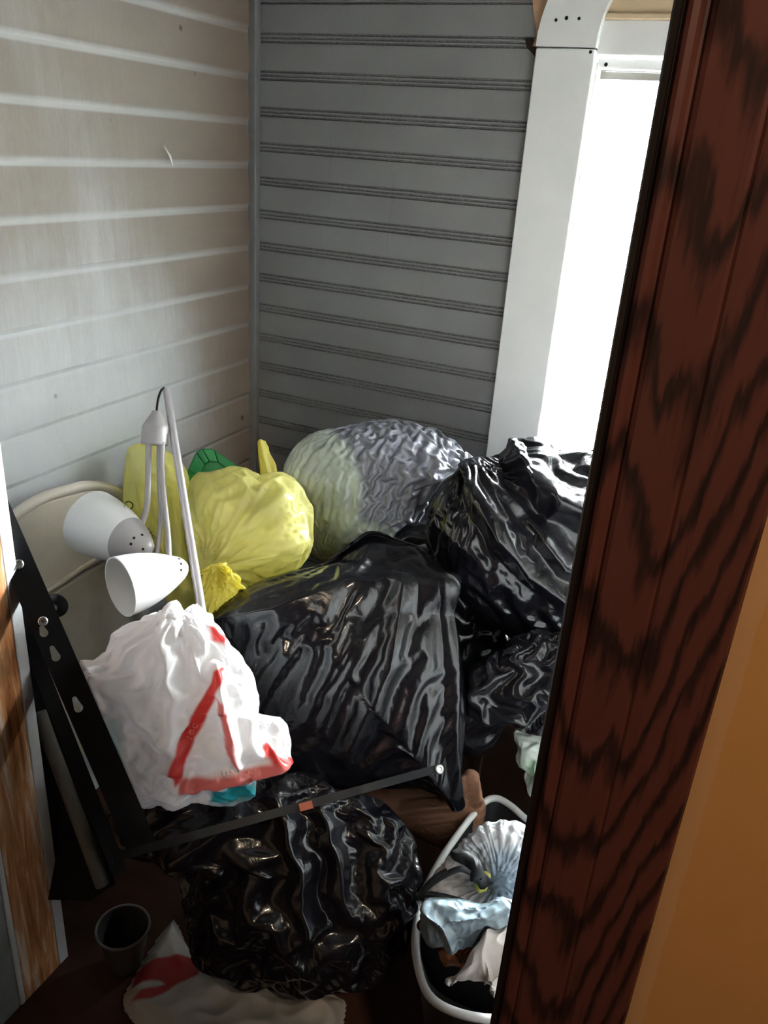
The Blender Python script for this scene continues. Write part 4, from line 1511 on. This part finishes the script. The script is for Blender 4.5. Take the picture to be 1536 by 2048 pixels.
# ================================================================== PANEL OF DARK WOOD, BEHIND
M_DKWOOD = simple('dark_brown_wood', (0.045, 0.022, 0.013, 1), 0.5, 0.4, namt=0.3, nscale=12)
PAN = empty('low_cabinet', (0.03, 1.55, 0.0))
tag(PAN, 'low dark brown cabinet with a panelled door, under the black bags behind the rubbish bin', 'cabinet')
xa, xb, yf, zt = -0.385, 0.44, 1.37, 0.40
MB().box((xa, yf + 0.018, 0.0), (xb, 1.70, zt - 0.02)).box((xa - 0.008, yf - 0.006, zt - 0.02), (xb + 0.008, 1.71, zt)).build('body', M_DKWOOD, PAN, bevel=0.002)
for x0, x1 in ((xa + 0.012, (xa + xb) / 2 - 0.003), ((xa + xb) / 2 + 0.003, xb - 0.012)):
    dr = MB().box((x0, yf, 0.03), (x1, yf + 0.018, zt - 0.03)).build('door', M_DKWOOD, PAN, bevel=0.002)
    mb = MB()
    for a, b, c, d in ((x0 + 0.03, x0 + 0.048, 0.06, zt - 0.06), (x1 - 0.048, x1 - 0.03, 0.06, zt - 0.06), (x0 + 0.048, x1 - 0.048, 0.06, 0.078), (x0 + 0.048, x1 - 0.048, zt - 0.078, zt - 0.06)):
        mb.box((a, yf - 0.012, c), (b, yf, d))
    mo = mb.build('moulding', M_DKWOOD, dr, bevel=0.003)
    mo.matrix_parent_inverse = Matrix.Identity(4)

# ================================================================== THINGS ON THE FLOOR AT THE FRONT
M_CUP = simple('smoky_cup_plastic', (0.06, 0.06, 0.06, 1), 0.3, 0.5)
CUPZ = 0.09
c = PZ(246, 1856, CUPZ)
rr = 44 * np.linalg.norm(c - EYE) / FPX
CUP = empty('plastic_cup', (c[0], c[1], 0.0))
tag(CUP, 'dark empty plastic cup on the floor near the doorway jamb', 'cup')
MB().lathe([(0.0, 0.0), (0.0, rr * 0.64), (CUPZ, rr), (CUPZ, rr * 0.95), (0.004, rr * 0.60), (0.004, 0.0)], (c[0], c[1], 0.003), (0, 0, 1), 40).build('body', M_CUP, CUP, smooth=True)
mb = MB()
mb.tube([(c[0] + rr * math.cos(a), c[1] + rr * math.sin(a), CUPZ + 0.003) for a in np.linspace(0, 2 * math.pi, 41)], 0.0025, 8, False)
mb.build('rim', simple('grey_rim', (0.16, 0.16, 0.16, 1), 0.35, 0.5), CUP, smooth=True)

# white paper sack with red print, flattened on the floor
sack = [(335, 1848), (352, 1846), (372, 1890), (405, 1930), (470, 1945), (560, 1985), (650, 1985), (690, 2010), (640, 2120), (480, 2140), (330, 2080), (252, 2012), (270, 1950)]
SP = np.array([PZ(a, b, 0.012) for a, b in spline(sack, 6, True)])
M_SACK = NT('white_paper_red_print')
at = M_SACK.n('ShaderNodeAttribute', attribute_name='print')
nz = M_SACK.noise(M_SACK.pos(), 40, 4)
M_SACK.base(M_SACK.mix(M_SACK.math('MULTIPLY', nz, 0.35), at.outputs['Color'], (0.2, 0.18, 0.16, 1)), 0.75, 0.2)
M_SACK.bump(nz, 0.2, 0.002)
gx = np.linspace(SP[:, 0].min(), SP[:, 0].max(), 110)
gy = np.linspace(SP[:, 1].min(), SP[:, 1].max(), 110)
A, B = np.meshgrid(gx, gy, indexing='ij')
pts = np.stack([A.ravel(), B.ravel()], 1)
sd = inpoly_sdf(pts, SP[:, :2])
z = 0.006 + 0.016 * sstep(-sd, 0.0, 0.03)
q3 = np.stack([pts[:, 0], pts[:, 1], np.zeros(len(pts))], 1)
z = z + sstep(-sd, 0, 0.01) * (0.010 * ridge(q3 * 7, 3) + 0.005 * ridge(q3 * 18, 5))
z = np.maximum(z, 0.004)
idx = np.arange(len(pts)).reshape(110, 110)
Fq = np.stack([idx[:-1, :-1], idx[1:, :-1], idx[1:, 1:], idx[:-1, 1:]], -1).reshape(-1, 4)
keep = (sd[Fq] < 0.004).all(1)
Fq = Fq[keep]
used = np.unique(Fq)
remap = -np.ones(len(pts), int)
remap[used] = np.arange(len(used))
T3 = np.stack([pts[used, 0], pts[used, 1], z[used]], 1)
B3 = T3.copy()
B3[:, 2] = 0.002
Fq = remap[Fq]
nv = len(used)
ed = {}
for f in Fq:
    for i in range(4):
        e = (f[i], f[(i + 1) % 4])
        if (e[1], e[0]) in ed:
            del ed[(e[1], e[0])]
        else:
            ed[e] = 1
faces = [tuple(f) for f in Fq] + [tuple(nv + i for i in f[::-1]) for f in Fq] + [(b, a, nv + a, nv + b) for a, b in ed]
me = bpy.data.meshes.new('paper_sack')
me.from_pydata([tuple(v) for v in np.concatenate([T3, B3])], [], faces)
me.polygons.foreach_set('use_smooth', [True] * len(me.polygons))
redp = np.array([PZ(a, b, 0.012)[:2] for a, b in [(268, 1940), (385, 1918), (402, 1932), (398, 1962), (350, 1985), (300, 2012), (262, 2010), (285, 1996), (330, 1978), (322, 1972), (262, 1985)]])
m = 1 - sstep(inpoly_sdf(T3[:, :2], redp), -0.003, 0.003)
cc = np.array((0.50, 0.47, 0.44)) * (1 - m[:, None]) + np.array((0.36, 0.015, 0.02)) * m[:, None]
cc = np.concatenate([np.concatenate([cc, np.ones((nv, 1))], 1)] * 2)
me.color_attributes.new('print', 'FLOAT_COLOR', 'POINT').data.foreach_set('color', cc.ravel().astype(np.float32))
o = link('paper_sack', me, M_SACK.m)
tag(o, 'flattened white paper sack with red print on the floor by the doorway', 'paper sack')

# ================================================================== LETTERING printed on the bags
def lettering(name, txt, centre, height, ang, tree, mat, parent, C):
    cu = bpy.data.curves.new(name, 'FONT')
    cu.body = txt
    cu.align_x, cu.align_y = 'CENTER', 'CENTER'
    cu.resolution_u = 3
    to = bpy.data.objects.new(name, cu)
    COL.objects.link(to)
    dg = bpy.context.evaluated_depsgraph_get()
    me = bpy.data.meshes.new_from_object(to.evaluated_get(dg))
    bpy.data.objects.remove(to)
    ca, sa = math.cos(math.radians(ang)), math.sin(math.radians(ang))
    for vtx in me.vertices:
        a, b = vtx.co.x * height, -vtx.co.y * height
        px, py = centre[0] + a * ca - b * sa, centre[1] + a * sa + b * ca
        d = Vector(ray(px, py)).normalized()
        h = tree.ray_cast(Vector(EYE), d)
        p = (h[0] if h[0] is not None else Vector(EYE) + d * 1.3) - d * 0.0015
        vtx.co = p - Vector(C)
    me.materials.clear()
    o = bpy.data.objects.new(name, me)
    COL.objects.link(o)
    me.materials.append(mat)
    o.parent = parent
    return o


M_INK = simple('dark_green_ink', (0.06, 0.065, 0.02, 1), 0.5, 0.3, bump=0)
M_PINK = simple('pale_pink_ink', (0.76, 0.34, 0.32, 1), 0.45, 0.3, bump=0)
ty, tw = BAGTREE[YUP.name], BAGTREE[WHITEBAG.name]
lettering('printed_lettering', 'NUREE', (299, 1066), 11, 52, ty, M_INK, YUP, YUP.location)
lettering('printed_lettering', 'FK IL', (303, 1086), 11, 60, ty, M_INK, YUP, YUP.location)
lettering('printed_mark', 'O', (257, 1012), 26, 20, ty, M_INK, YUP, YUP.location)
lettering('printed_lettering', 'U N C A I', (478, 1546), 17, -8, tw, M_PINK, WHITEBAG, WHITEBAG.location)
lettering('printed_lettering', 'J C C', (385, 1462), 15, -62, tw, M_PINK, WHITEBAG, WHITEBAG.location)
